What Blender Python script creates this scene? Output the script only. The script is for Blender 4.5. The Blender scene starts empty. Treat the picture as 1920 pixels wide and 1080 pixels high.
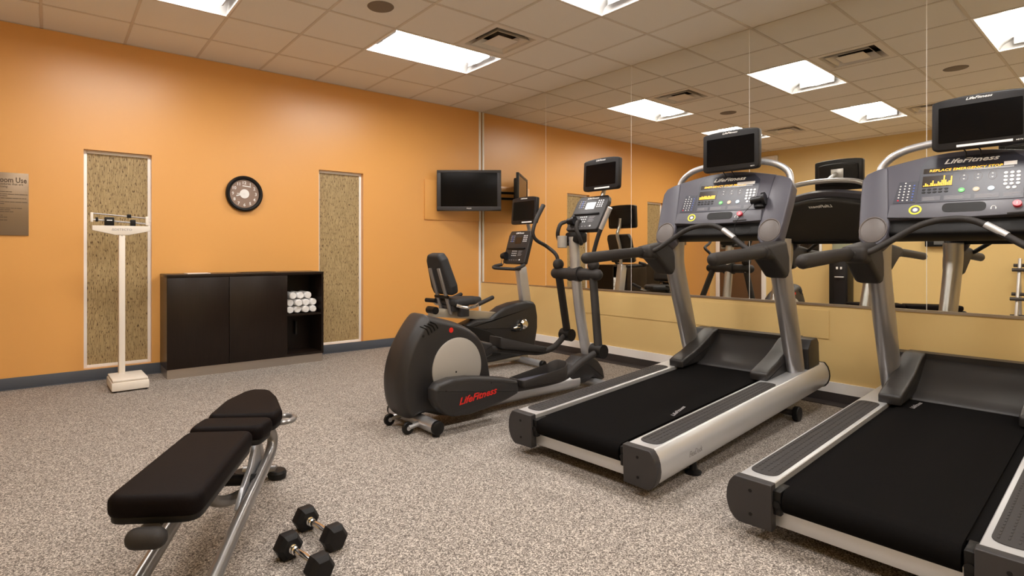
import bpy, bmesh, math, random
from mathutils import Vector, Matrix
random.seed(7)
sc = bpy.context.scene
col = sc.collection
# ------------------------------------------------------------------ camera, world, exposure
YAW = 0.641
cd = bpy.data.cameras.new('camera')
cam = bpy.data.objects.new('camera', cd)
col.objects.link(cam)
cam.location = (-4.743, -6.005, 1.1505)
cam.rotation_euler = (math.pi / 2, 0, -YAW)
cd.sensor_width = 36
cd.lens = 1046.3 / 1920 * 36
cd.shift_x = (960 - 872.2) / 1920
cd.shift_y = (472.6 - 540) / 1920
cd.clip_start = 0.02
sc.camera = cam
w = bpy.data.worlds.new('world')
sc.world = w
w.use_nodes = True
w.node_tree.nodes['Background'].inputs[0].default_value = (1, 0.9, 0.8, 1)
w.node_tree.nodes['Background'].inputs[1].default_value = 0.05
sc.view_settings.view_transform = 'Standard'
sc.view_settings.look = 'None'
sc.view_settings.exposure = 0.78
sc.view_settings.gamma = 1
LAMP = 19.0          # emission of the lamp lenses
LAMPCOL = (1.0, 0.955, 0.91)
CEIL = 3.07
G = 0.6096
XO, YO = 0.525, 0.588
XL, YB = -6.21, -7.90     # yellow wall, rear wall
WA = 0.0185               # mirror wall is very slightly out of square


# ------------------------------------------------------------------ materials
def new_mat(name):
    m = bpy.data.materials.new(name)
    m.use_nodes = True
    return m, m.node_tree.nodes, m.node_tree.links, m.node_tree.nodes['Principled BSDF']


def mat(name, c, rough=0.5, metal=0.0, spec=0.5, coat=0.0, bump=0.0, bscale=300.0, emit=None, es=0.0, trans=0.0, var=0.0, aniso=0.0):
    m, n, l, p = new_mat(name)
    p.inputs['Base Color'].default_value = (*c, 1)
    p.inputs['Roughness'].default_value = rough
    p.inputs['Metallic'].default_value = metal
    p.inputs['Specular IOR Level'].default_value = spec
    p.inputs['Coat Weight'].default_value = coat
    p.inputs['Coat Roughness'].default_value = 0.38
    p.inputs['Transmission Weight'].default_value = trans
    if aniso:
        p.inputs['Anisotropic'].default_value = aniso
    if emit:
        p.inputs['Emission Color'].default_value = (*emit, 1)
        p.inputs['Emission Strength'].default_value = es
    if bump or var:
        tc = n.new('ShaderNodeTexCoord')
        no = n.new('ShaderNodeTexNoise')
        no.inputs['Scale'].default_value = bscale
        no.inputs['Detail'].default_value = 3
        l.new(tc.outputs['Object'], no.inputs['Vector'])
        if bump:
            b = n.new('ShaderNodeBump')
            b.inputs['Strength'].default_value = bump
            b.inputs['Distance'].default_value = 0.002
            l.new(no.outputs['Fac'], b.inputs['Height'])
            l.new(b.outputs['Normal'], p.inputs['Normal'])
        if var:
            mx = n.new('ShaderNodeMixRGB')
            mx.inputs[1].default_value = (*[max(0, k * (1 - var)) for k in c], 1)
            mx.inputs[2].default_value = (*[min(1, k * (1 + var)) for k in c], 1)
            l.new(no.outputs['Fac'], mx.inputs[0])
            l.new(mx.outputs[0], p.inputs['Base Color'])
    return m


M = {}
M['orange'] = mat('orange_paint', (0.78, 0.385, 0.10), 0.36, spec=0.5, coat=0.6, bump=0.12, bscale=90)
M['yellow'] = mat('yellow_paint', (0.74, 0.54, 0.235), 0.42, spec=0.4, bump=0.12, bscale=90)
M['white'] = mat('white_paint', (0.93, 0.91, 0.89), 0.35)
M['bluegrey'] = mat('blue_grey_vinyl', (0.075, 0.085, 0.105), 0.45)
M['darkbase'] = mat('dark_rubber_base', (0.045, 0.037, 0.035), 0.5)
M['tbar'] = mat('ceiling_grid_paint', (0.66, 0.60, 0.54), 0.5)
M['tile'] = mat('ceiling_tile', (0.84, 0.81, 0.77), 0.9, bump=0.5, bscale=220, var=0.05)
M['black'] = mat('black_plastic', (0.007, 0.0065, 0.0065), 0.45, spec=0.25, bump=0.15, bscale=600)
M['charcoal'] = mat('charcoal_plastic', (0.021, 0.0195, 0.020), 0.42, spec=0.42, bump=0.2, bscale=700)
M['grey_plastic'] = mat('grey_plastic', (0.036, 0.034, 0.036), 0.45, spec=0.35, bump=0.15, bscale=700)
M['pod'] = mat('pod_plastic', (0.070, 0.068, 0.088), 0.42, spec=0.4, bump=0.15, bscale=700)
M['overlay'] = mat('console_overlay', (0.032, 0.034, 0.050), 0.35)
M['tray'] = mat('console_tray_plastic', (0.09, 0.09, 0.11), 0.38)
M['disc'] = mat('brown_grey_rubber', (0.10, 0.085, 0.08), 0.5)
M['rubber'] = mat('grip_rubber', (0.024, 0.021, 0.020), 0.6, spec=0.35, bump=0.3, bscale=900)
M['silver'] = mat('silver_paint', (0.58, 0.59, 0.62), 0.34, metal=0.7)
M['silver_dark'] = mat('titanium_paint', (0.38, 0.375, 0.385), 0.32, metal=0.7)
M['silver_light'] = mat('light_silver_paint', (0.63, 0.64, 0.66), 0.36, metal=0.6)
M['bench_grey'] = mat('bench_grey_paint', (0.25, 0.24, 0.235), 0.28, metal=0.6)
M['chrome'] = mat('chrome', (0.8, 0.8, 0.8), 0.12, metal=1)
M['disc_silver'] = mat('matte_silver', (0.42, 0.40, 0.37), 0.45, metal=0.3)
M['steel'] = mat('brushed_steel', (0.45, 0.40, 0.35), 0.35, metal=0.9)
M['belt'] = mat('treadmill_belt', (0.0045, 0.004, 0.004), 0.85, spec=0.05, bump=0.5, bscale=500, var=0.4)
M['pad'] = mat('tread_rubber', (0.035, 0.032, 0.032), 0.6, spec=0.3, bump=0.2, bscale=800)
M['screen'] = mat('screen_glass', (0.003, 0.003, 0.0035), 0.12, spec=0.15)
M['bezel'] = mat('screen_bezel', (0.011, 0.0105, 0.012), 0.38, spec=0.3)
M['vinyl'] = mat('black_vinyl', (0.0055, 0.0035, 0.0035), 0.6, spec=0.07, bump=0.3, bscale=400)
M['seatpad'] = mat('seat_fabric', (0.018, 0.018, 0.020), 0.65, bump=0.4, bscale=500)
M['wood'] = None
M['red'] = mat('red_paint', (0.62, 0.02, 0.015), 0.4)
M['orange_logo'] = mat('orange_logo', (0.62, 0.10, 0.03), 0.5)
M['red_button'] = mat('red_button', (0.75, 0.03, 0.06), 0.25)
M['white_print'] = mat('white_print', (0.88, 0.88, 0.88), 0.4)
M['grey_print'] = mat('grey_print', (0.27, 0.26, 0.27), 0.5)
M['dark_print'] = mat('dark_print', (0.08, 0.05, 0.03), 0.5)
M['yellow_ring'] = mat('yellow_ring', (0.75, 0.72, 0.03), 0.4)
M['key'] = mat('keypad_key', (0.70, 0.70, 0.72), 0.3)
M['keyblue'] = mat('blue_key', (0.08, 0.14, 0.5), 0.35)
M['keygreen'] = mat('green_key', (0.10, 0.55, 0.12), 0.35)
M['keybrown'] = mat('tan_key', (0.55, 0.40, 0.27), 0.35)
M['keylightblue'] = mat('pale_blue_key', (0.42, 0.55, 0.68), 0.35)
M['lcd'] = mat('lcd_dark', (0.02, 0.012, 0.008), 0.2)
M['lcdgrey'] = mat('lcd_grey', (0.15, 0.155, 0.16), 0.15)
M['amber'] = mat('amber_led', (0.8, 0.4, 0.02), 0.4, emit=(1.0, 0.42, 0.02), es=1.1)
M['hex'] = mat('hex_rubber', (0.006, 0.0055, 0.006), 0.5, spec=0.25, bump=0.2, bscale=500)
M['cream'] = mat('cream_enamel', (0.80, 0.74, 0.66), 0.35)
M['towel'] = mat('white_terry', (0.88, 0.87, 0.86), 0.95, bump=1.0, bscale=300)
M['clockface'] = mat('clock_face', (0.28, 0.20, 0.165), 0.3, metal=0.2)
M['signmetal'] = mat('sign_metal', (0.27, 0.195, 0.125), 0.35, metal=0.5)
M['vent_dark'] = mat('vent_dark', (0.05, 0.038, 0.03), 0.7)
M['vent'] = mat('vent_paint', (0.78, 0.73, 0.68), 0.5)
M['speaker'] = mat('speaker_grille', (0.20, 0.165, 0.14), 0.6, bump=0.6, bscale=900)
M['lens'] = mat('lamp_lens', (0.9, 0.9, 0.9), 0.4, emit=LAMPCOL, es=LAMP)
M['reflector'] = mat('lamp_reflector', (0.42, 0.41, 0.40), 0.5)
M['bottle'] = mat('bottle_plastic', (0.62, 0.80, 0.90), 0.06, trans=0.9)
M['dark_glass'] = mat('dark_glass', (0.02, 0.015, 0.012), 0.1)
M['rail_beige'] = mat('beige_aluminium', (0.50, 0.46, 0.38), 0.35, metal=0.6)
M['doorwood'] = mat('brown_door', (0.14, 0.075, 0.035), 0.4)


def floor_mat():
    m, n, l, p = new_mat('speckled_rubber_floor')
    tc = n.new('ShaderNodeTexCoord')
    cr = []
    v = n.new('ShaderNodeTexVoronoi')
    v.inputs['Scale'].default_value = 230
    l.new(tc.outputs['Object'], v.inputs['Vector'])
    no = n.new('ShaderNodeTexNoise')
    no.inputs['Scale'].default_value = 240
    no.inputs['Detail'].default_value = 4
    no.inputs['Roughness'].default_value = 0.7
    l.new(tc.outputs['Object'], no.inputs['Vector'])
    sep = n.new('ShaderNodeSeparateColor')
    l.new(v.outputs['Color'], sep.inputs[0])
    mx = n.new('ShaderNodeMath')
    mx.operation = 'MULTIPLY_ADD'
    l.new(sep.outputs[0], mx.inputs[0])
    mx.inputs[1].default_value = 0.62
    sc2 = n.new('ShaderNodeMath')
    sc2.operation = 'MULTIPLY'
    l.new(no.outputs['Fac'], sc2.inputs[0])
    sc2.inputs[1].default_value = 0.38
    l.new(sc2.outputs[0], mx.inputs[2])
    r = n.new('ShaderNodeValToRGB')
    e = r.color_ramp.elements
    e[0].position = 0.2
    e[0].color = (0.055, 0.042, 0.034, 1)
    e[1].position = 0.80
    e[1].color = (0.62, 0.56, 0.50, 1)
    for pos, c in ((0.35, (0.135, 0.115, 0.10)), (0.48, (0.235, 0.205, 0.18)), (0.64, (0.35, 0.31, 0.275))):
        k = e.new(pos)
        k.color = (*c, 1)
    l.new(mx.outputs[0], r.inputs[0])
    l.new(r.outputs[0], p.inputs['Base Color'])
    p.inputs['Roughness'].default_value = 0.75
    b = n.new('ShaderNodeBump')
    b.inputs['Strength'].default_value = 0.35
    b.inputs['Distance'].default_value = 0.002
    l.new(mx.outputs[0], b.inputs['Height'])
    l.new(b.outputs['Normal'], p.inputs['Normal'])
    return m


def wood_mat():
    m, n, l, p = new_mat('dark_wenge_laminate')
    tc = n.new('ShaderNodeTexCoord')
    mp = n.new('ShaderNodeMapping')
    mp.inputs['Scale'].default_value = (60, 60, 2.0)
    no = n.new('ShaderNodeTexNoise')
    no.inputs['Scale'].default_value = 2.5
    no.inputs['Detail'].default_value = 4
    l.new(tc.outputs['Object'], mp.inputs[0])
    l.new(mp.outputs[0], no.inputs['Vector'])
    r = n.new('ShaderNodeValToRGB')
    r.color_ramp.elements[0].color = (0.0065, 0.0035, 0.0025, 1)
    r.color_ramp.elements[1].color = (0.019, 0.011, 0.0075, 1)
    l.new(no.outputs['Fac'], r.inputs[0])
    l.new(r.outputs[0], p.inputs['Base Color'])
    p.inputs['Roughness'].default_value = 0.32
    p.inputs['Specular IOR Level'].default_value = 0.28
    return m


def bamboo_mat():
    m, n, l, p = new_mat('woven_reed_panel')
    tc = n.new('ShaderNodeTexCoord')

    def noise(scale, sx, sz, detail=2.0):
        mp = n.new('ShaderNodeMapping')
        mp.inputs['Scale'].default_value = (sx, sx, sz)
        no = n.new('ShaderNodeTexNoise')
        no.inputs['Scale'].default_value = scale
        no.inputs['Detail'].default_value = detail
        l.new(tc.outputs['Object'], mp.inputs[0])
        l.new(mp.outputs[0], no.inputs['Vector'])
        return no
    a = noise(8, 40, 1.2, 4)
    r = n.new('ShaderNodeValToRGB')
    e = r.color_ramp.elements
    e[0].position = 0.30
    e[0].color = (0.22, 0.15, 0.065, 1)
    e[1].position = 0.72
    e[1].color = (0.56, 0.42, 0.22, 1)
    k = e.new(0.5)
    k.color = (0.42, 0.31, 0.15, 1)
    l.new(a.outputs['Fac'], r.inputs[0])
    s = noise(6, 27, 4.5, 1)
    rs = n.new('ShaderNodeValToRGB')
    rs.color_ramp.elements[0].position = 0.595
    rs.color_ramp.elements[0].color = (0, 0, 0, 1)
    rs.color_ramp.elements[1].position = 0.64
    rs.color_ramp.elements[1].color = (1, 1, 1, 1)
    l.new(s.outputs['Fac'], rs.inputs[0])
    mx = n.new('ShaderNodeMixRGB')
    l.new(rs.outputs[0], mx.inputs[0])
    l.new(r.outputs[0], mx.inputs[1])
    mx.inputs[2].default_value = (0.10, 0.052, 0.02, 1)
    l.new(mx.outputs[0], p.inputs['Base Color'])
    p.inputs['Roughness'].default_value = 0.4
    b = n.new('ShaderNodeBump')
    b.inputs['Strength'].default_value = 0.5
    b.inputs['Distance'].default_value = 0.004
    l.new(a.outputs['Fac'], b.inputs['Height'])
    l.new(b.outputs['Normal'], p.inputs['Normal'])
    return m


def mirror_mat():
    m, n, l, p = new_mat('mirror_glass')
    p.inputs['Base Color'].default_value = (0.86, 0.84, 0.78, 1)
    p.inputs['Metallic'].default_value = 1
    p.inputs['Roughness'].default_value = 0.0
    return m


M['floor'] = floor_mat()
M['wood'] = wood_mat()
M['bamboo'] = bamboo_mat()
M['mirror'] = mirror_mat()


# ------------------------------------------------------------------ mesh helpers
def catmull(pts, n=6, closed=False):
    pts = [Vector(p) for p in pts]
    out = []
    N = len(pts)
    rng = N if closed else N - 1
    for i in range(rng):
        if closed:
            p0, p1, p2, p3 = pts[(i - 1) % N], pts[i], pts[(i + 1) % N], pts[(i + 2) % N]
        else:
            p1, p2 = pts[i], pts[i + 1]
            p0 = pts[i - 1] if i > 0 else p1 * 2 - p2
            p3 = pts[i + 2] if i + 2 < N else p2 * 2 - p1
        for k in range(n):
            t = k / n
            out.append(0.5 * ((2 * p1) + (p2 - p0) * t + (2 * p0 - 5 * p1 + 4 * p2 - p3) * t * t + (3 * p1 - p0 - 3 * p2 + p3) * t ** 3))
    if not closed:
        out.append(pts[-1])
    return out


def fillet(pts, r, seg=4):
    """round the corners of a 2D polygon; r is one radius or a list"""
    N = len(pts)
    out = []
    for i in range(N):
        rr = r[i] if isinstance(r, (list, tuple)) else r
        p = Vector(pts[i])
        a = Vector(pts[i - 1]) - p
        b = Vector(pts[(i + 1) % N]) - p
        la, lb = a.length, b.length
        if rr <= 1e-6 or la < 1e-6 or lb < 1e-6:
            out.append(p)
            continue
        a.normalize()
        b.normalize()
        ang = a.angle(b)
        d = min(rr / max(math.tan(ang / 2), 1e-3), la * 0.49, lb * 0.49)
        s, e = p + a * d, p + b * d
        for k in range(seg + 1):
            t = k / seg
            out.append(s * (1 - t) ** 2 + p * 2 * t * (1 - t) + e * t * t)
    return out


def rrect(x0, z0, x1, z1, r, seg=4):
    return fillet([(x0, z0), (x1, z0), (x1, z1), (x0, z1)], r, seg)


def circ(cx, cy, r, n=24, ry=None):
    ry = r if ry is None else ry
    return [Vector((cx + r * math.cos(2 * math.pi * k / n), cy + ry * math.sin(2 * math.pi * k / n))) for k in range(n)]


PL = {'xz': lambda a, b, w: Vector((a, w, b)), 'xy': lambda a, b, w: Vector((a, b, w)), 'yz': lambda a, b, w: Vector((w, a, b))}


class MB:
    def __init__(s, xf=None):
        s.bm = bmesh.new()
        s.xf = xf

    def add(s, vs, fs, m=0, xf=None):
        bv = [s.bm.verts.new((xf @ Vector(v)) if xf else v) for v in vs]
        for f in fs:
            try:
                fc = s.bm.faces.new([bv[i] for i in f])
                fc.material_index = m
            except ValueError:
                pass

    def box(s, c, d, b=0.0, m=0, xf=None, seg=2):
        t = bmesh.new()
        bmesh.ops.create_cube(t, size=1)
        for v in t.verts:
            v.co = Vector((v.co.x * d[0] + c[0], v.co.y * d[1] + c[1], v.co.z * d[2] + c[2]))
        if b > 0:
            bmesh.ops.bevel(t, geom=list(t.edges), offset=min(b, min(d) * 0.49), segments=seg, affect='EDGES', profile=0.5)
        t.verts.index_update()
        s.add([v.co.copy() for v in t.verts], [[v.index for v in f.verts] for f in t.faces], m, xf)
        t.free()
        return s

    def bb(s, x0, x1, y0, y1, z0, z1, b=0.0, m=0, xf=None):
        return s.box(((x0 + x1) / 2, (y0 + y1) / 2, (z0 + z1) / 2), (abs(x1 - x0), abs(y1 - y0), abs(z1 - z0)), b, m, xf)

    def rings(s, rings, m=0, caps=(True, True), closed=False, xf=None):
        n = len(rings[0])
        vs = [p for r in rings for p in r]
        fs = []
        R = len(rings)
        for i in range(R if closed else R - 1):
            for j in range(n):
                a = i * n + j
                b = i * n + (j + 1) % n
                c = ((i + 1) % R) * n + (j + 1) % n
                d = ((i + 1) % R) * n + j
                fs.append((a, b, c, d))
        if not closed:
            if caps[0]:
                fs.append(tuple(range(n))[::-1])
            if caps[1]:
                fs.append(tuple((R - 1) * n + j for j in range(n)))
        s.add(vs, fs, m, xf)
        return s

    def tube(s, path, r, n=12, m=0, closed=False, caps=True, ell=None, up=None, dome=False, xf=None):
        """r a number or list; ell=(ru, rv) factors of the section along 'up' and across"""
        P = [Vector(p) for p in path]
        N = len(P)
        rr = r if isinstance(r, (list, tuple)) else [r] * N
        rings = []
        prev = Vector(up) if up else None
        for i in range(N):
            if closed:
                t = (P[(i + 1) % N] - P[i - 1]).normalized()
            else:
                t = (P[min(i + 1, N - 1)] - P[max(i - 1, 0)]).normalized()
            if prev is None:
                prev = Vector((0, 0, 1)) if abs(t.z) < 0.9 else Vector((1, 0, 0))
            u = (prev - t * prev.dot(t))
            if u.length < 1e-6:
                u = t.orthogonal()
            u.normalize()
            v = t.cross(u)
            if not up:
                prev = u
            e = ell or (1, 1)
            rings.append([P[i] + u * (math.cos(2 * math.pi * k / n) * rr[i] * e[0]) + v * (math.sin(2 * math.pi * k / n) * rr[i] * e[1]) for k in range(n)])
        if dome and not closed:
            def cap(ring, c, d, r0):
                o = []
                for a in (25, 50, 72, 88):
                    q = math.radians(a)
                    o.append([c + (p - c) * math.cos(q) + d * (r0 * math.sin(q)) for p in ring])
                return o
            d0 = (P[0] - P[1]).normalized()
            d1 = (P[-1] - P[-2]).normalized()
            rings = cap(rings[0], P[0], d0, rr[0])[::-1] + rings + cap(rings[-1], P[-1], d1, rr[-1])
        s.rings(rings, m, (caps, caps), closed, xf)
        return s

    def puff(s, poly, w0, w1, r=0.0, plane='xz', steps=3, m=0, xf=None, rw=None):
        """slab of a 2D outline between w0 and w1 with rounded edges"""
        P = [Vector((p[0], p[1])) for p in poly]
        N = len(P)
        area = sum(P[i].x * P[(i + 1) % N].y - P[(i + 1) % N].x * P[i].y for i in range(N))
        if area < 0:
            P.reverse()
        nor = []
        for i in range(N):
            a = (P[i] - P[i - 1])
            b = (P[(i + 1) % N] - P[i])
            a = a.normalized() if a.length > 1e-9 else b.normalized()
            b = b.normalized() if b.length > 1e-9 else a
            t = a + b
            t = t.normalized() if t.length > 1e-6 else a
            k = max(0.5, t.dot(a))
            nor.append(Vector((t.y, -t.x)) / k)
        f = PL[plane]
        sg = 1 if w1 > w0 else -1
        lay = []
        if r > 0:
            for k in range(steps + 1):
                q = math.pi / 2 * k / steps
                lay.append((r * (1 - math.sin(q)), w0 + sg * (rw or r) * (1 - math.cos(q))))
            lay = [(i, w) for i, w in lay]
            top = [(i, w1 - (w - w0)) for i, w in lay][::-1]
            lay = lay + top
        else:
            lay = [(0, w0), (0, w1)]
        rings = [[f(*(P[i] - nor[i] * ins), w) for i in range(N)] for ins, w in lay]
        s.rings(rings, m, (True, True), False, xf)
        return s

    def prism(s, poly, w0, w1, plane='xz', m=0, xf=None):
        return s.puff(poly, w0, w1, 0, plane, 1, m, xf)

    def lathe(s, prof, n=24, axis='z', c=(0, 0, 0), m=0, xf=None):
        rings = []
        for r, h in prof:
            r = max(r, 1e-5)
            ring = []
            for k in range(n):
                a = 2 * math.pi * k / n
                x, y = r * math.cos(a), r * math.sin(a)
                p = {'z': (x, y, h), 'x': (h, x, y), 'y': (y, h, x)}[axis]
                ring.append(Vector(p) + Vector(c))
            rings.append(ring)
        return s.rings(rings, m, (True, True), False, xf)

    def cyl(s, a, b, r, n=16, m=0, xf=None):
        return s.tube([a, b], r, n, m, xf=xf)

    def sphere(s, c, r, m=0, sc_=(1, 1, 1), xf=None):
        prof = [(r * math.sin(math.pi * k / 10), -r * math.cos(math.pi * k / 10)) for k in range(11)]
        t = MB()
        t.lathe(prof, 18)
        t.bm.verts.index_update()
        s.add([Vector((v.co.x * sc_[0] + c[0], v.co.y * sc_[1] + c[1], v.co.z * sc_[2] + c[2])) for v in t.bm.verts], [[v.index for v in f.verts] for f in t.bm.faces], m, xf)
        t.bm.free()
        return s

    def build(s, name, mats, parent=None, xf=None, angle=32):
        if xf is not None:
            s.bm.transform(xf)
        bmesh.ops.recalc_face_normals(s.bm, faces=list(s.bm.faces))
        me = bpy.data.meshes.new(name)
        s.bm.to_mesh(me)
        s.bm.free()
        if not isinstance(mats, (list, tuple)):
            mats = [mats]
        for q in mats:
            me.materials.append(M[q] if isinstance(q, str) else q)
        me.shade_smooth()
        for pg in me.polygons:
            if len(pg.vertices) > 4:
                pg.use_smooth = False
        me.set_sharp_from_angle(angle=math.radians(angle))
        o = bpy.data.objects.new(name, me)
        col.objects.link(o)
        if parent is not None:
            o.parent = parent
        return o


def tag(o, label=None, cat=None, group=None, kind=None):
    if label:
        o['label'] = label
    if cat:
        o['category'] = cat
    if group:
        o['group'] = group
    if kind:
        o['kind'] = kind
    return o


def struct(o):
    o['kind'] = 'structure'
    return o


def empty(name, label, cat, loc=(0, 0, 0), yaw=0.0, pitch=0.0, group=None):
    o = bpy.data.objects.new(name, None)
    o.empty_display_size = 0.1
    col.objects.link(o)
    a, p = math.radians(yaw), math.radians(pitch)
    fx = Vector((math.cos(a) * math.cos(p), math.sin(a) * math.cos(p), math.sin(p)))
    fy = Vector((-math.sin(a), math.cos(a), 0))
    fz = fx.cross(fy)
    R = Matrix((fx, fy, fz)).transposed()
    o.matrix_world = Matrix.Translation(loc) @ R.to_4x4()
    return tag(o, label, cat, group)


def copy_tree(o, parent=None):
    c = o.copy()
    col.objects.link(c)
    if parent is not None:
        c.parent = parent
    for ch in list(o.children):
        copy_tree(ch, c)
    return c


_font = {}


def text_mesh(s, size, ext, shear, bold):
    k = (s, size, ext, shear, bold)
    if k not in _font:
        cu = bpy.data.curves.new('t', 'FONT')
        cu.body = s
        cu.size = size
        cu.extrude = ext
        cu.shear = shear
        cu.align_x = 'CENTER'
        cu.align_y = 'CENTER'
        cu.offset = size * (0.018 if bold else 0.004)
        cu.resolution_u = 2
        ob = bpy.data.objects.new('t', cu)
        col.objects.link(ob)
        dg = bpy.context.evaluated_depsgraph_get()
        me = bpy.data.meshes.new_from_object(ob.evaluated_get(dg))
        bpy.data.objects.remove(ob)
        _font[k] = me
    return _font[k]


def text(name, s, size, xf, m, parent=None, width=None, shear=0.0, ext=0.0004, bold=False):
    me = text_mesh(s, size, ext, shear, bold or s == LOGO).copy()
    xs = [v.co.x for v in me.vertices]
    ys = [v.co.y for v in me.vertices]
    sx = width / (max(xs) - min(xs)) if width else 1.0
    cx = (max(xs) + min(xs)) / 2
    cy = (max(ys) + min(ys)) / 2
    me.transform(xf @ Matrix.Diagonal((sx, 1, 1, 1)) @ Matrix.Translation((-cx, -cy, 0)))
    me.materials.clear()
    me.materials.append(M[m])
    o = bpy.data.objects.new(name, me)
    col.objects.link(o)
    if parent is not None:
        o.parent = parent
    return o


LOGO = 'LifeFitness'


def basis(o, U, V):
    U = Vector(U).normalized()
    V = Vector(V).normalized()
    N = U.cross(V)
    m = Matrix((U, V, N)).transposed().to_4x4()
    m.translation = Vector(o)
    return m


# ------------------------------------------------------------------ room shell
WH = Matrix.Rotation(-0.0, 4, 'Z')
b = MB()
b.bb(XL - 0.1, 0.25, YB - 0.1, 0.1, -0.1, 0)
struct(b.build('floor', 'floor'))
# orange wall with the two recesses cut out
NI = [(-4.495, -3.963, 0.105, 2.068), (-2.312, -1.766, 0.090, 2.078)]
b = MB()
xs = [XL - 0.1, NI[0][0], NI[0][1], NI[1][0], NI[1][1], 0.02]
for i in range(5):
    if i in (1, 3):
        q = NI[0] if i == 1 else NI[1]
        b.bb(q[0], q[1], 0, 0.14, -0.02, q[2])
        b.bb(q[0], q[1], 0, 0.14, q[3], CEIL + 0.1)
        b.bb(q[0], q[1], 0.135, 0.14, q[2], q[3])
    else:
        b.bb(xs[i], xs[i + 1], 0, 0.14, -0.02, CEIL + 0.1)
struct(b.build('wall_back', 'orange'))
for i, q in enumerate(NI):
    e = empty('alcove_panel', ['reed panel in the white-framed wall recess behind the physician scale', 'reed panel in the white-framed wall recess at the right end of the dark cabinet'][i], 'wall panel', ((q[0] + q[1]) / 2, 0.05, q[2]), group=None)
    W_, H_ = q[1] - q[0], q[3] - q[2]
    MB().bb(-W_ / 2 + 0.02, W_ / 2 - 0.02, 0.012, 0.03, 0.02, H_ - 0.02).build('reed_panel', 'bamboo', e)
    f = MB()
    t = 0.027
    f.bb(-W_ / 2, -W_ / 2 + t, 0, 0.04, 0, H_, 0.002)
    f.bb(W_ / 2 - t, W_ / 2, 0, 0.04, 0, H_, 0.002)
    f.bb(-W_ / 2 + t, W_ / 2 - t, 0, 0.04, 0, t, 0.002)
    f.bb(-W_ / 2 + t, W_ / 2 - t, 0, 0.04, H_ - t, H_, 0.002)
    f.build('frame', 'white', e)


def mw(x, y, z):
    """point given by offset into the room from the mirror wall, y along it"""
    return (-x - WA * y, y, z)


def wallbox(b, off0, off1, y0, y1, z0, z1, m=0, bev=0.0):
    """box hugging the slightly skewed mirror wall; offsets positive into the room"""
    vs = [mw(o, y, z) for z in (z0, z1) for (o, y) in ((off0, y0), (off1, y0), (off1, y1), (off0, y1))]
    b.add(vs, [(0, 1, 2, 3), (4, 5, 6, 7), (0, 1, 5, 4), (1, 2, 6, 5), (2, 3, 7, 6), (3, 0, 4, 7)], m)


b = MB()
wallbox(b, -0.2, 0.0, YB, 0.0, -0.02, 0.735)
wallbox(b, -0.2, -0.018, YB, 0.0, 0.735, CEIL + 0.1)
struct(b.build('wall_right', 'yellow'))
b = MB()
b.bb(XL - 0.12, XL, YB - 0.1, 0.1, -0.02, CEIL + 0.1)
struct(b.build('wall_left', 'yellow'))
b = MB()
b.bb(XL - 0.1, 0.3, YB - 0.12, YB, -0.02, CEIL + 0.1)
struct(b.build('wall_front', 'yellow'))
# baseboards
b = MB()
for x0, x1 in ((XL, -3.88), (-2.30, -0.02)):
    b.bb(x0, x1, -0.008, 0, 0, 0.10, 0.002)
    b.bb(x0, x1, -0.020, -0.006, 0, 0.006, 0.002)
struct(b.build('baseboard_back', 'bluegrey'))
b = MB()
wallbox(b, 0.0, 0.016, YB, -0.012, 0.075, 0.155)
struct(b.build('trim_2', 'white'))
b = MB()
wallbox(b, 0.0, 0.012, YB, -0.012, 0.0, 0.075)
wallbox(b, 0.0, 0.13, YB, -0.012, 0.0, 0.006)
struct(b.build('baseboard_right', 'darkbase'))
b = MB()
b.bb(XL, XL + 0.01, YB, 0, 0, 0.1)
struct(b.build('baseboard_left', 'bluegrey'))
b = MB()
b.bb(-0.034, 0.0, -0.012, 0.0, 0.0, CEIL, 0.003)
struct(b.build('trim_3', 'white'))
# access panel on the lower wall
b = MB()
wallbox(b, 0.0, 0.006, -4.235, -1.82, 0.480, 0.700)
ap = b.build('access_panel', 'yellow')
ap.name = 'trim_7'; struct(ap)
for y in (-2.2, -2.6, -3.0, -3.5, -4.02):
    b = MB()
    b.lathe([(0.006, -0.008), (0.006, -0.0065), (0.004, -0.0055)], 10, 'x', (-WA * y, y, 0.492))
    b.build('screw', 'yellow', ap)
# ceiling
LIGHTS = []
for cx in (1, 5):
    for r in (1, 4, 7, 10):
        x1 = -XO - G * cx
        y1 = -YO - G * r
        LIGHTS.append((x1 - 2 * G, x1, y1 - G, y1))
VENTS = [(-XO - 2 * G, -XO - G, -YO - 3 * G, -YO - 2 * G), (-XO - 2 * G, -XO - G, -YO - 6 * G, -YO - 5 * G),
         (-XO - 7 * G, -XO - 6 * G, -YO - 3 * G, -YO - 2 * G), (-XO - 7 * G, -XO - 6 * G, -YO - 6 * G, -YO - 5 * G)]


def inside(x, y, L):
    return any(a < x < b_ and c < y < d for a, b_, c, d in L)


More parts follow.
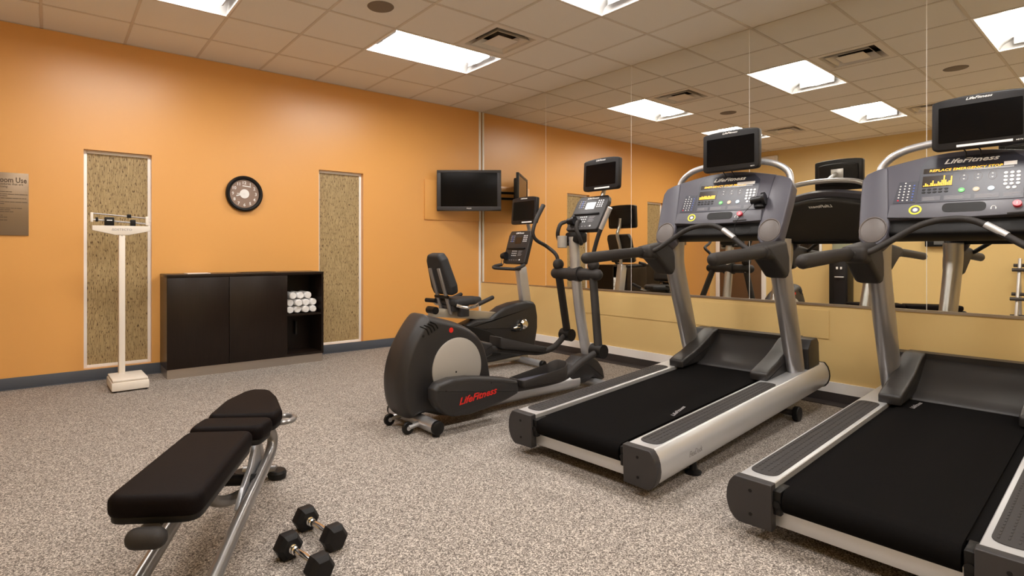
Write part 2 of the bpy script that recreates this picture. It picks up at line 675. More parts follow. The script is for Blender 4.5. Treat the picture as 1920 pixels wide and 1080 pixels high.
b = MB()
gx = [0.3] + [-XO - G * k for k in range(0, 10)]
gx = [g for g in gx if g > XL] + [XL - 0.1]
gy = [0.1] + [-YO - G * k for k in range(0, 12)] + [YB - 0.1]
for i in range(len(gx) - 1):
    for j in range(len(gy) - 1):
        mx_, my_ = (gx[i] + gx[i + 1]) / 2, (gy[j] + gy[j + 1]) / 2
        if inside(mx_, my_, LIGHTS) or inside(mx_, my_, VENTS):
            continue
        b.bb(gx[i + 1], gx[i], gy[j + 1], gy[j], CEIL, CEIL + 0.02)
struct(b.build('ceiling', 'tile'))
b = MB()
for x in gx[1:-1]:
    for j in range(len(gy) - 1):
        if not inside(x, (gy[j] + gy[j + 1]) / 2, LIGHTS):
            b.bb(x - 0.011, x + 0.011, gy[j + 1], gy[j], CEIL - 0.004, CEIL + 0.001)
for y in gy[1:-1]:
    for i in range(len(gx) - 1):
        if not inside((gx[i] + gx[i + 1]) / 2, y, LIGHTS):
            b.bb(gx[i + 1], gx[i], y - 0.011, y + 0.011, CEIL - 0.0045, CEIL + 0.001)
b.bb(XL, 0.12, -0.015, 0, CEIL - 0.004, CEIL + 0.001)
struct(b.build('trim_1', 'tbar'))
b = MB()
b.bb(XL - 0.1, 0.3, YB - 0.1, 0.1, CEIL + 0.25, CEIL + 0.3)
struct(b.build('trim_4', 'vent_dark'))

# ------------------------------------------------------------------ mirror panels
seams = [-0.012, -1.222, -2.428, -3.625, -4.826, -6.03, -7.24, YB + 0.01]
ml = ['mirror panel nearest the orange wall corner, behind the bike console', 'mirror panel reflecting the clock wall, behind the elliptical machine', 'mirror panel behind the middle treadmill and its left handle',
      'mirror panel between the two treadmill consoles', 'mirror panel behind the right treadmill at the right edge of the photo', 'mirror panel further right, outside the photo edge', 'last mirror panel by the rear wall']
for i in range(7):
    b = MB()
    wallbox(b, -0.017, -0.011, seams[i + 1] + 0.0015, seams[i] - 0.0015, 0.745, CEIL - 0.004)
    tag(b.build('wall_mirror', 'mirror'), ml[i], 'mirror', 'mirror panels')
b = MB()
for y in seams[1:-1]:
    wallbox(b, -0.0175, -0.0105, y - 0.0015, y + 0.0015, 0.745, CEIL - 0.004)
struct(b.build('trim_5', 'white'))
b = MB()
wallbox(b, -0.018, 0.006, YB, -1.23, 0.733, 0.7505)
wallbox(b, -0.018, 0.002, -1.23, -0.012, 0.733, 0.745)
struct(b.build('trim_6', 'steel'))

# ------------------------------------------------------------------ ceiling fixtures
plb = ['above the middle of the orange wall', 'at the top edge of the photo above the treadmills', 'seen only in the mirror, above the right treadmill', 'at the rear of the room on the mirror side',
       'at the top left above the sign and scale', 'behind the photo, over the bench', 'over the camera position', 'at the rear of the room, furthest from the mirrors']
e0 = None
for i, (x0, x1, y0, y1) in enumerate(LIGHTS):
    if e0 is None:
        e = e0 = empty('ceiling_light', '', 'ceiling light', ((x0 + x1) / 2, (y0 + y1) / 2, CEIL), group='recessed fluorescent ceiling lights')
        A, B_ = G - 0.002, G / 2 - 0.002
        f = MB()
        for (p, q, r_, s_) in ((-A, A, -B_, -B_ + 0.016), (-A, A, B_ - 0.016, B_), (-A, -A + 0.016, -B_ + 0.016, B_ - 0.016), (A - 0.016, A, -B_ + 0.016, B_ - 0.016)):
            f.bb(p, q, r_, s_, -0.006, 0.004, 0.001)
        f.build('frame', 'white', e)
        f = MB()
        a2, b2, h = A - 0.014, B_ - 0.014, 0.11
        sec = [(-b2, 0.0), (-b2 * 0.9, 0.05), (-b2 * 0.65, 0.09), (-b2 * 0.3, h), (b2 * 0.3, h), (b2 * 0.65, 0.09), (b2 * 0.9, 0.05), (b2, 0.0)]
        ra = [Vector((-a2, y, z)) for y, z in sec]
        rb = [Vector((a2, y, z)) for y, z in sec]
        n = len(sec)
        f.add(ra + rb, [(k, k + 1, n + k + 1, n + k) for k in range(n - 1)] + [tuple(range(n)), tuple(range(n, 2 * n))])
        f.build('reflector', 'reflector', e)
        f = MB()
        cs = [(0.15 * math.cos(math.pi * k / 12), 0.085 - 0.062 * math.sin(math.pi * k / 12)) for k in range(13)] + [(-0.14, 0.095), (0.14, 0.095)]
        f.puff(cs, -A + 0.075, A - 0.075, 0.0, 'yz')
        f.build('lamp_lens', 'lens', e)
        for sx in (-1, 1):
            f = MB()
            f.box((sx * (A - 0.07), 0, 0.06), (0.012, 0.36, 0.07), 0.003)
            f.build('lens_clip', 'reflector', e)
    else:
        e = copy_tree(e0)
        e.location = ((x0 + x1) / 2, (y0 + y1) / 2, CEIL)
    e['label'] = 'bright recessed ceiling light ' + plb[i]
vl = ['square ceiling air vent beside the lit fixture above the orange wall', 'square ceiling air vent over the treadmills, seen in the mirror', 'square ceiling air vent above the bench side, toward the orange wall', 'square ceiling air vent over the bench side, further from the orange wall']
v0 = None
for i, (x0, x1, y0, y1) in enumerate(VENTS):
    if v0 is None:
        e = v0 = empty('ceiling_vent', '', 'air vent', ((x0 + x1) / 2, (y0 + y1) / 2, CEIL), group='square ceiling diffusers')
        h = G / 2 - 0.012
        MB().bb(-h - 0.005, h + 0.005, -h - 0.005, h + 0.005, 0.11, 0.12).build('backing', 'vent_dark', e)

        def conebox(b, a, z0, c, z1, t=0.003):
            P0 = [(-a, -a, z0), (a, -a, z0), (a, a, z0), (-a, a, z0)]
            P1 = [(-c, -c, z1), (c, -c, z1), (c, c, z1), (-c, c, z1)]
            b.rings([[Vector(p) for p in P0], [Vector(p) for p in P1], [Vector(p) + Vector((0, 0, t)) for p in P1], [Vector(p) + Vector((0, 0, t)) for p in P0]], closed=True)
        f = MB()
        conebox(f, h + 0.012, -0.002, 0.235, 0.0)
        conebox(f, 0.235, 0.0, 0.205, 0.06)
        f.build('vent_frame', 'vent', e)
        for (a, c) in ((0.185, 0.14), (0.115, 0.02)):
            f = MB()
            if a > 0.15:
                conebox(f, a, -0.006, c, 0.05)
            else:
                conebox(f, a, -0.006, 0.02, -0.004)
                f.bb(-a, a, -a, a, -0.004, -0.001)
            f.build('louver', 'vent', e)
    else:
        e = copy_tree(v0)
        e.location = ((x0 + x1) / 2, (y0 + y1) / 2, CEIL)
    e['label'] = vl[i]
for i, (x, y) in enumerate(((-2.662, -2.11), (-2.662, -4.50))):
    f = MB()
    f.lathe([(0.0, -0.006), (0.085, -0.006), (0.1, -0.004), (0.105, 0.001)], 32, 'z', (x, y, CEIL - 0.0005))
    tag(f.build('ceiling_speaker', 'speaker'), ['round grey ceiling speaker between the lights at the top of the photo', 'round grey ceiling speaker seen only in the mirror above the right treadmill'][i], 'speaker', 'ceiling speakers')

# ------------------------------------------------------------------ wall clock
e = empty('wall_clock', 'round black-rimmed wall clock with white numerals on the orange wall', 'clock', (-3.123, 0, 1.752), 180)
# local frame after 180 deg turn: +y points into the room, +x to world -x
R0 = 0.186
f = MB()
f.lathe([(R0 * 0.75, 0.0), (R0 * 0.98, 0.004), (R0, 0.02), (R0 * 0.97, 0.040), (R0 * 0.90, 0.050), (R0 * 0.82, 0.046), (R0 * 0.785, 0.032), (R0 * 0.775, 0.020), (R0 * 0.6, 0.018)], 56, 'y')
f.build('rim', 'black', e)
f = MB()
f.lathe([(0.0, 0.016), (R0 * 0.78, 0.016), (R0 * 0.78, 0.022), (0.0, 0.022)], 48, 'y')
f.build('dial', 'clockface', e)
CF = basis((0, 0.0228, 0), (-1, 0, 0), (0, 0, 1))
for h in range(1, 13):
    a = math.radians(90 - 30 * h)
    text('numeral', str(h), 0.044, CF @ Matrix.Translation((0.114 * math.cos(a), 0.114 * math.sin(a), 0)), 'white_print', e, bold=True)
f = MB()
f.lathe([(0.0, 0.023), (0.047, 0.023), (0.047, 0.025), (0.0, 0.026)], 32, 'y')
f.build('centre_disc', 'white_print', e)
f = MB()
f.box((0, 0, 0), (0.085, 0.010, 0.001), 0, 0, CF @ Matrix.Translation((0.022, 0.078, 0)) @ Matrix.Rotation(-0.09, 4, 'Z'))
f.build('dial_mark', 'white_print', e)
for ang, L, wd in ((196, 0.085, 0.012), (180, 0.075, 0.008)):
    f = MB()
    a = math.radians(ang)
    f.box((L / 2, 0, 0), (L, wd, 0.001), 0, 0, CF @ Matrix.Translation((0, 0, 0.0035)) @ Matrix.Rotation(a, 4, 'Z'))
    f.build('clock_hand', 'white_print', e)

# ------------------------------------------------------------------ sign
e = empty('rules_sign', 'brushed bronze metal sign of room rules at the left edge of the orange wall', 'sign', (-5.08, -0.004, 1.29), 0)
f = MB()
f.bb(-0.2, 0.2, -0.008, 0.0, 0.0, 0.522, 0.001)
f.build('plate', 'signmetal', e)
SF = basis((0, -0.0085, 0), (1, 0, 0), (0, 0, 1))
text('lettering', 'Exercise Room Use', 0.062, SF @ Matrix.Translation((0.0, 0.462, 0)), 'dark_print', e, width=0.375, bold=True)
text('lettering', 'Please respect all procedures that are', 0.026, SF @ Matrix.Translation((-0.012, 0.425, 0)), 'dark_print', e, width=0.35)
text('lettering', 'posted here, including the following:', 0.026, SF @ Matrix.Translation((-0.062, 0.403, 0)), 'dark_print', e, width=0.25)
random.seed(3)
for z, x1 in ((0.362, .09), (0.342, .192), (0.327, .06), (0.309, .185), (0.278, .193), (0.262, .04), (0.226, .155), (0.212, .08), (0.196, .10), (0.166, .03), (0.15, .06), (0.126, .06), (0.11, .01)):
    f = MB()
    x = -0.18
    while x < x1 - 0.01:
        L = min(random.uniform(0.012, 0.045), x1 - x)
        f.bb(x, x + L, -0.0092, -0.0080, z - 0.0024, z + 0.0024)
        x += L + 0.003
    f.build('fine_print', 'dark_print', e)

# ------------------------------------------------------------------ physician scale
e = empty('physician_scale', 'tall white balance beam weighing scale standing in front of the left wall recess', 'scale', (-4.205, -0.47, 0), 1.5)
f = MB()
f.bb(-0.135, 0.135, -0.19, 0.175, 0.012, 0.082, 0.008)
f.build('platform_base', 'cream', e)
f = MB()
f.bb(-0.128, 0.128, -0.183, 0.165, 0.086, 0.104, 0.006)
f.bb(-0.12, 0.12, -0.175, 0.16, 0.080, 0.090)
f.build('platform_plate', 'cream', e)
for sx in (-1, 1):
    for sy in (-1, 1):
        MB().lathe([(0.018, 0.0), (0.018, 0.014)], 12, 'z', (sx * 0.11, sy * 0.15, 0)).build('foot', 'black', e)
f = MB()
f.bb(-0.052, -0.004, 0.10, 0.175, 0.09, 1.325, 0.006)
f.build('column', 'cream', e)
f = MB()
f.puff([(-0.245, 1.375), (-0.245, 1.335), (-0.08, 1.297), (0.02, 1.297), (0.185, 1.335), (0.185, 1.378)], 0.095, 0.145, 0.004, 'xz')
f.build('beam_housing', 'cream', e)
text('lettering', '\u2206DETECTO', 0.026, basis((-0.03, 0.0945, 1.345), (1, 0, 0), (0, 0, 1)), 'grey_print', e, width=0.15)
text('lettering', 'PS', 0.014, basis((-0.028, 0.0995, 1.29), (1, 0, 0), (0, 0, 1)), 'grey_print', e)
f = MB()
f.bb(-0.255, -0.235, 0.11, 0.135, 1.405, 1.485, 0.002)
f.bb(0.152, 0.172, 0.11, 0.135, 1.388, 1.465, 0.002)
f.bb(0.172, 0.176, 0.118, 0.126, 1.37, 1.43)
f.tube([(0.172, 0.12, 1.42), (0.195, 0.12, 1.425)], 0.004)
f.build('beam_bracket', 'cream', e)
f = MB()
f.tube([(-0.24, 0.122, 1.478), (0.158, 0.122, 1.450)], 0.005)
f.build('upper_beam', 'silver_dark', e)
f = MB()
f.tube([(-0.24, 0.122, 1.425), (0.158, 0.122, 1.400)], 0.007)
for k in range(9):
    t = k / 9
    f.box((-0.2 + 0.36 * t, 0.122, 1.424 - 0.022 * t), (0.012, 0.016, 0.014), 0.001)
f.build('lower_beam', 'silver_dark', e)
MB().bb(0.01, 0.042, 0.105, 0.14, 1.448, 1.478, 0.003).build('poise_weight', 'black', e)
MB().bb(-0.155, -0.085, 0.10, 0.145, 1.378, 1.448, 0.005).build('poise_weight', 'black', e)
MB().bb(0.035, 0.075, 0.10, 0.145, 1.378, 1.432, 0.004).build('poise_weight', 'black', e)
MB().bb(-0.218, -0.200, 0.11, 0.135, 1.408, 1.445, 0.003).build('balance_knob', 'black', e)
MB().bb(-0.14, -0.10, 0.0985, 0.1, 1.418, 1.426).build('weight_mark', 'white_print', e)

# ------------------------------------------------------------------ storage cabinet and towels
CX0, CX1, CF_, CH_ = -3.893, -2.415, -0.385, 0.945
e = empty('storage_cabinet', 'low dark wenge cabinet with two doors and open towel cubby against the orange wall', 'cabinet', ((CX0 + CX1) / 2, CF_ / 2, 0))
W2 = (CX1 - CX0) / 2
D2 = -CF_ / 2 - 0.004
f = MB()
f.bb(-W2, W2, -D2 - 0.003, D2, CH_ - 0.028, CH_, 0.0015)
f.build('worktop', 'wood', e)
xd = -2.80 - (CX0 + CX1) / 2
f = MB()
f.bb(-W2, -W2 + 0.02, -D2, D2, 0.085, CH_ - 0.028)
f.bb(W2 - 0.022, W2, -D2, D2, 0.085, CH_ - 0.028)
f.bb(xd - 0.02, xd, -D2 + 0.02, D2, 0.085, CH_ - 0.028)
f.bb(-W2 + 0.02, W2 - 0.022, D2 - 0.01, D2, 0.085, CH_ - 0.028)
f.bb(-W2 + 0.02, W2 - 0.022, -D2 + 0.005, D2 - 0.01, 0.085, 0.108)
f.build('carcass', 'wood', e)
f = MB()
f.bb(xd, W2 - 0.022, -D2 + 0.01, D2 - 0.01, 0.497, 0.515)
f.build('shelf', 'wood', e)
xm = -3.36 - (CX0 + CX1) / 2
for a, c in ((-W2 + 0.003, xm - 0.002), (xm + 0.002, xd - 0.001)):
    f = MB()
    f.bb(a, c, -D2 - 0.003, -D2 + 0.016, 0.088, CH_ - 0.031, 0.001)
    f.build('door', 'wood', e)
f = MB()
f.bb(-W2 + 0.004, W2 - 0.01, -D2 + 0.012, D2 - 0.01, 0, 0.085)
f.build('plinth', 'steel', e)
f = MB()
f.bb(0.19 + 0.36, 0.19 + 0.375, 0.12, 0.17, 0.26, 0.40)
f.build('cable_grommet', 'grey_plastic', e)
cxm = (CX0 + CX1) / 2
for i, (x, wd) in enumerate(((-3.60, 0.2), (-3.05, 0.34))):
    f = MB()
    f.bb(x - wd / 2, x + wd / 2, -0.26, -0.08, CH_, CH_ + 0.004)
    tag(f.build('paper_sheet', 'white' if i == 0 else 'black'), ['white paper lying on the left part of the dark cabinet top', 'thin black folder lying on the middle of the dark cabinet top'][i], 'paper')
# rolled towels
def towel_mesh(seed):
    r_ = random.Random(seed)
    f = MB()
    R = 0.038
    n = 28
    L = 0.26
    prof = []
    for k, y in enumerate([0, 0.004, 0.012, L / 2, L - 0.012, L - 0.004, L]):
        rr = [0.027, 0.034, 0.0365, 0.037, 0.0365, 0.034, 0.027][k]
        ring = []
        for j in range(n):
            a = 2 * math.pi * j / n
            q = rr * (1 + 0.03 * math.sin(3 * a + seed) + 0.02 * math.sin(7 * a + seed * 2))
            ring.append(Vector((q * math.cos(a), y, q * math.sin(a) * 0.95)))
        prof.append(ring)
    f.rings(prof)
    # visible spiral fold on the end
    sp = []
    for k in range(46):
        a = k * 0.42 + seed
        q = 0.006 + 0.029 * k / 46
        sp.append((q * math.cos(a), -0.001, q * math.sin(a) * 0.95))
    f.tube(sp, 0.0032, 6)
    return f


rows = [(0.5555, [-2.765, -2.687, -2.609, -2.531, ]), (0.625, [-2.765, -2.70, -2.622, -2.545]), (0.694, [-2.738, -2.660, -2.582])]
wl = ['bottom row', 'middle row', 'top row']
pw = [['first from the left', 'second from the left', 'third from the left', 'fourth from the left'], ['first from the left', 'second from the left', 'third from the left', 'fourth from the left'], ['leftmost', 'middle one', 'rightmost']]
k = 0
rows[0] = (0.5535, [-2.755, -2.673, -2.591, -2.509])
rows[1] = (0.6262, [-2.748, -2.667, -2.586, -2.505])
rows[2] = (0.699, [-2.728, -2.643, -2.558])
for ri, (z, xs_) in enumerate(rows):
    for ci, x in enumerate(xs_):
        k += 1
        e = empty('rolled_towel', 'rolled white towel in the cabinet cubby, %s, %s' % (wl[ri], pw[ri][ci]), 'towel', (x, -0.345 + 0.012 * (k % 3), z), random.uniform(-2, 2), group='rolled white towels')
        towel_mesh(k).build('towel_roll', 'towel', e)

# ------------------------------------------------------------------ television on wall arm
f = MB()
f.bb(-0.914, -0.036, -0.018, -0.001, 1.565, 2.075, 0.002)
tag(f.build('mounting_board', 'orange'), 'thin orange painted mounting board on the wall behind the television', 'wall panel')
e = empty('wall_television', 'black flat screen television on a swing arm in the room corner', 'television', (-0.455, -0.34, 1.675), -YAW * 180 / math.pi)
# local: x right along screen, y away from the camera
f = MB()
f.puff(rrect(-0.410, 0.0, 0.410, 0.52, 0.008), 0.0, 0.03, 0.003)
f.puff(rrect(-0.33, 0.06, 0.33, 0.46, 0.03), 0.03, 0.075, 0.015)
f.build('casing', 'bezel', e)
f = MB()
for (a, b1, c, d) in ((-0.408, 0.408, 0.485, 0.518), (-0.408, -0.360, 0.055, 0.485), (0.360, 0.408, 0.055, 0.485)):
    f.bb(a, b1, -0.008, 0.002, c, d, 0.002)
f.puff([(-0.408, 0.055), (0.408, 0.055), (0.408, 0.012), (0.2, 0.0), (-0.2, 0.0), (-0.408, 0.012)], -0.010, 0.002, 0.002)
f.build('bezel', 'grey_plastic', e)
MB().bb(-0.36, 0.36, -0.003, 0.001, 0.055, 0.485).build('display', 'screen', e)
text('brand_mark', 'PHILIPS', 0.022, basis((0.0, -0.0105, 0.03), (1, 0, 0), (0, 0, 1)), 'white_print', e, width=0.058)
f = MB()
f.bb(-0.10, 0.10, 0.075, 0.09, 0.16, 0.36, 0.003)
f.build('mount_plate', 'black', e)
# arm back to the board, built in the television's frame
Rz = Matrix.Rotation(YAW, 4, 'Z')


def tvl(x, y, z):
    p = Vector((x + 0.455, y + 0.34, z - 1.675))
    return Rz @ p


f = MB()
p0, p1, p2 = tvl(-0.415, -0.27, 1.93), tvl(-0.10, -0.16, 1.93), tvl(-0.15, -0.02, 1.93)
for dz in (-0.05, 0.03):
    f.tube([p0 + Vector((0, 0, dz)), p1 + Vector((0, 0, dz)), p2 + Vector((0, 0, dz))], 0.018, 8)
f.bb(-0.05, 0.05, 0, 0.01, 0, 0.01)
pl_ = MB()
q = tvl(-0.15, -0.03, 1.93)
f.box(q, (0.1, 0.03, 0.24), 0.003, 0, Matrix.Translation(q) @ Rz @ Matrix.Translation(-q))
f.build('swing_arm', 'black', e)
pl_.bm.free()


# ------------------------------------------------------------------ shared: small machine screen
def screen_unit(parent, C, yaw_, wd, ht, name='screen_casing', barw=0.5, tilt=6, arch=0.02, barx=0.0, side=0.0, logo=True):
    """LCD pod; C centre in the machine frame, faces the user (-x); returns casing"""
    a = math.radians(yaw_)
    t = math.radians(tilt)
    U = Vector((math.sin(a), -math.cos(a), 0))
    Nn = Vector((-math.cos(a) * math.cos(t), -math.sin(a) * math.cos(t), math.sin(t)))
    V = Nn.cross(U)
    X = basis(C, U, V)
    h, w_ = ht / 2, wd / 2
    out = [(-w_, -h), (w_, -h), (w_, h - arch)] + [(w_ * math.cos(math.pi * k / 8) * 0.98, h - arch + arch * math.sin(math.pi * k / 8)) for k in range(1, 8)] + [(-w_, h - arch)]
    out = fillet(out, [0.03, 0.03, 0.02] + [0] * 7 + [0.02], 4)
    f = MB()
    f.puff(out, 0.0, -0.045, 0.008, 'xy', 3)
    sm = [(p[0] * 0.8, p[1] * 0.72) for p in out]
    f.puff(sm, -0.04, -0.07, 0.012, 'xy', 3)
    cas = f.build(name, 'bezel', parent, X)
    ins = 0.03
    f = MB()
    f.puff(rrect(-w_ + ins, -h + ins * 1.35, w_ - ins, h - arch - ins * 1.0, 0.006), -0.002, 0.0012, 0, 'xy')
    f.build('display', 'screen', cas, X)
    f = MB()
    bw = wd * barw
    f.bb(barx - bw / 2, barx + bw / 2, -h + 0.012, -h + 0.024, -0.002, 0.0018)
    if barw:
        f.build('status_strip', 'white_print', cas, X)
    else:
        f.bm.free()
    if logo:
        text('logo', LOGO, 0.018, X @ Matrix.Translation((0, h - 0.019, 0.0005)), 'white_print', cas, width=wd * 0.27, shear=0.35)
    return cas, X


def key(b, u, v, r, n=12, h=0.003, w=0.0, rx=None):
    b.puff(circ(u, v, rx or r, n, r), w, w + h, 0.001, 'xy', 1)


# ------------------------------------------------------------------ treadmills
def make_treadmill(label, loc, yaw, pitch, msg, bars, belt_logo, holder, strip, red_uv):
    e = empty('treadmill', label, 'treadmill', loc, yaw, pitch)
    sp = math.sin(math.radians(pitch))
    for s in (1, -1):
        prof = [(0.30, 0.060), (0.30, 0.233), (0.303, 0.236), (0.432, 0.236), (0.440, 0.230), (0.457, 0.205), (0.466, 0.175), (0.469, 0.145), (0.465, 0.115), (0.455, 0.088), (0.438, 0.066), (0.42, 0.056)]
        prof = [(s * y, z) for y, z in prof]
        f = MB()
        f.prism(prof, 0.0, 2.33, 'yz')
        rail = f.build('side_rail', 'silver_light', e, angle=25)
        f = MB()
        pc = [(s * (abs(y) * 1.0 + (0.004 if abs(y) > 0.4 else -0.004)), z + (0.003 if z > 0.15 else -0.004)) for y, z in prof]
        f.puff(pc, -0.045, 0.0, 0.004, 'yz')
        for z in (0.10, 0.195):
            f.lathe([(0.0, -0.0465), (0.007, -0.0465), (0.007, -0.045)], 10, 'x', (0, s * 0.375, z), m=1)
        f.build('rear_cap', ['grey_plastic', 'black'], rail)
        f = MB()
        f.puff(pc, 2.33, 2.345, 0.004, 'yz')
        f.build('front_cap', 'black', rail)
        f = MB()
        out = fillet([(0.05, s * 0.318), (1.50, s * 0.318), (1.50, s * 0.425), (0.05, s * 0.425)], 0.05, 6)
        f.puff(out, 0.234, 0.2395, 0.0015, 'xy', 2)
        for i in range(46):
            for j in range(4):
                cx, cy = 0.09 + i * 0.0305 + (j % 2) * 0.010, s * (0.335 + j * 0.0245)
                f.puff([(cx - 0.008, cy - 0.003), (cx + 0.008, cy - 0.003), (cx + 0.008, cy + 0.003), (cx - 0.008, cy + 0.003)], 0.239, 0.2415, 0.001, 'xy', 1)
        f.build('foot_pad', 'pad', rail)
        text('model_lettering', 'FlexDeck', 0.040, basis((0.33, -0.4695, 0.145) if s < 0 else (0.33, 0.4695, 0.145), (1, 0, 0) if s < 0 else (-1, 0, 0), (0, 0, 1)), 'grey_print', rail, width=0.13, shear=0.2)
        # upright
        f = MB()
        path = catmull([(1.955, s * 0.375, 0.232), (1.93, s * 0.375, 0.30), (1.865, s * 0.375, 0.50), (1.72, s * 0.375, 0.93), (1.70, s * 0.375, 1.05), (1.705, s * 0.375, 1.165)], 5)
        f.tube(path, [0.084 + 0.022 * k / (len(path) - 1) for k in range(len(path))], 24, ell=(1.0, 0.58), up=(1, 0, 0.2))
        up = f.build('upright', 'silver_dark', e)
        ax = Vector((1.72 - 1.865, 0, 0.93 - 0.5)).normalized()
        text('lettering', 'LIFE FITNESS', 0.05, basis((1.80 + 0.008, s * (0.375 + 0.0495), 0.66), -ax, Vector((0, s, 0)).cross(-ax)), 'orange_logo', up, width=0.32, shear=0.25, ext=0.0008)
        f = MB()
        f.lathe([(0.0, 0.0), (0.006, 0.0), (0.005, 0.003), (0, 0.004)], 10, 'x', (1.87, s * 0.33, 0.30))
        f.build('bolt', 'chrome', up)
        # side handle
        f = MB()
        hy = s * 0.42
        f.tube([(0.66, hy, 1.082), (1.0, hy, 1.090), (1.33, hy, 1.095)], 0.037, 16, ell=(1, 0.85), dome=True)
        f.build('side_handle', 'rubber', e)
        f = MB()
        pts = [(1.29, 1.135), (1.45, 1.15), (1.60, 1.16), (1.645, 1.05), (1.645, 0.95), (1.61, 0.91), (1.55, 0.92), (1.46, 0.985), (1.38, 1.04), (1.29, 1.055)]
        f.puff([tuple(p) for p in fillet(pts, 0.03, 3)], s * 0.33, s * 0.46, 0.028)
        f.build('handle_bracket', 'rubber', e)
    # deck, rollers, belt
    MB().bb(0.06, 2.0, -0.298, 0.298, 0.13, 0.212).build('deck', 'belt', e)
    f = MB()
    pr = [(1.95, 0.222), (0.045, 0.222)] + [(0.012 + 0.047 * math.cos(math.radians(a)), 0.175 + 0.047 * math.sin(math.radians(a))) for a in range(105, 271, 15)] + [(1.95, 0.128)]
    f.prism(pr, -0.262, 0.262)
    belt = f.build('belt', 'belt', e, angle=60)
    text('lettering', LOGO, 0.032, basis((belt_logo[0], belt_logo[1], 0.2224), belt_logo[2], belt_logo[3]), 'grey_print', belt, width=belt_logo[4], shear=0.3, ext=0.0002)
    for s in (1, -1):
        f = MB()
        f.bb(-0.025, 0.07, s * 0.268, s * 0.299, 0.12, 0.215, 0.004)
        f.lathe([(0.014, -0.032), (0.014, -0.024), (0.007, -0.022)], 12, 'x', (0, s * 0.283, 0.165))
        f.build('roller_bracket', 'black', e)
    f = MB()
    f.bb(-0.002, 0.035, -0.30, 0.30, 0.068, 0.150, 0.004)
    f.build('rear_crossbar', 'silver_light', e)
    # motor cover
    f = MB()
    pr = [(1.765, 0.224), (1.775, 0.238), (1.86, 0.262), (1.98, 0.33), (2.08, 0.402), (2.105, 0.412), (2.105, 0.445), (2.21, 0.440), (2.245, 0.40), (2.26, 0.10), (1.78, 0.10)]
    f.prism(pr, -0.25, 0.25)
    for s in (1, -1):
        fl = [(1.535, 0.232), (1.530, 0.285), (1.60, 0.305), (1.70, 0.325), (1.86, 0.372), (2.02, 0.437), (2.10, 0.447), (2.21, 0.442), (2.245, 0.40), (2.25, 0.232)]
        f.puff([tuple(p) for p in fillet(fl, [0.004, 0.02] + [0.0] * 4 + [0.02, 0.02, 0.01, 0.004], 3)], s * 0.235, s * 0.345, 0.012)
        ob = [(2.03, 0.236), (2.03, 0.38), (2.09, 0.440), (2.21, 0.437), (2.245, 0.40), (2.25, 0.236)]
        f.puff([tuple(p) for p in fillet(ob, [0, 0.02, 0.02, 0.02, 0.01, 0], 3)], s * 0.33, s * 0.432, 0.008)
    f.build('motor_cover', 'charcoal', e, angle=40)
    # console on its tilted plane: u right, v up, w out
    X = basis((1.56, 0, 1.22), (0, -1, 0), (math.sin(math.radians(27)), 0, math.cos(math.radians(27))))
    f = MB()
    top = [(0.345 - 0.69 * k / 12, 0.425 + 0.058 * math.sin(math.pi * k / 12)) for k in range(13)]
    f.puff([(-0.345, 0.07), (0.345, 0.07)] + top, -0.065, 0.0, 0.006, 'xy')
    con = f.build('console', 'pod', e, X)
    f = MB()
    f.puff([(-0.32, -0.015), (0.32, -0.015), (0.32, 0.09), (-0.32, 0.09)], -0.13, -0.02, 0.02, 'xy')
    f.build('console_underside', 'black', con, X)
    f = MB()
    f.puff([(-0.305, 0.075)] + [(-0.305 + 0.61 * k / 10, 0.075 - 0.012 * math.sin(math.pi * k / 10)) for k in range(1, 10)] + [(0.305, 0.075), (0.298, 0.158), (-0.298, 0.158)], 0.0, 0.014, 0.005, 'xy')
    tr = f.build('tray', 'tray', con, X)
    f = MB()
    f.puff(rrect(-0.065, 0.095, 0.112, 0.150, 0.026), 0.0142, 0.0155, 0, 'xy')
    f.build('phone_slot', 'black', tr, X)
    f = MB()
    f.rings([[Vector((-0.18 + r * math.cos(a * math.pi / 14), 0.118 + r * math.sin(a * math.pi / 14), 0.0155 if q else 0.014)) for a in range(28)] for r, q in ((0.029, 0), (0.029, 1), (0.021, 1), (0.021, 0))], closed=True)
    f.build('ring_mark', 'yellow_ring', tr, X)
    f = MB()
    key(f, -0.18, 0.118, 0.011, 16, 0.0015, 0.014)
    f.build('ring_centre', 'white_print', tr, X)
    f = MB()
    key(f, red_uv[0], red_uv[1], 0.017, 20, 0.022, 0.012)
    f.build('stop_button', 'red_button', tr, X)
    text('arrow_mark', 'I', 0.02, X @ Matrix.Translation((red_uv[0], red_uv[1], 0.0345)), 'white_print', tr)
    f = MB()
    f.tube([(0.14 + 0.009 * math.cos(a * math.pi / 8), 0.112 + 0.010 * math.sin(a * math.pi / 8), 0.0145) for a in range(9)], 0.0013, 6)
    f.box((0.131, 0.108, 0.0145), (0.004, 0.009, 0.001))
    f.box((0.149, 0.108, 0.0145), (0.004, 0.009, 0.001))
    f.build('headphone_symbol', 'white_print', tr, X)
    for s in (1, -1):
        pts = [(0.300, 0.10), (0.292, 0.03), (0.298, -0.05), (0.325, -0.088), (0.365, -0.098), (0.405, -0.085), (0.432, -0.045), (0.440, 0.05), (0.452, 0.22), (0.456, 0.34), (0.438, 0.383), (0.39, 0.408), (0.335, 0.425), (0.322, 0.30)]
        pts = [(s * a, c) for a, c in fillet(pts, 0.02, 3)]
        f = MB()
        f.puff(pts, -0.095, 0.006, 0.010, 'xy')
        pod = f.build('console_pod', 'pod', con, X)
        f = MB()
        f.lathe([(0.0, 0.011), (0.052, 0.0105), (0.056, 0.008), (0.060, 0.012), (0.064, 0.010), (0.065, 0.004)], 32, 'z')
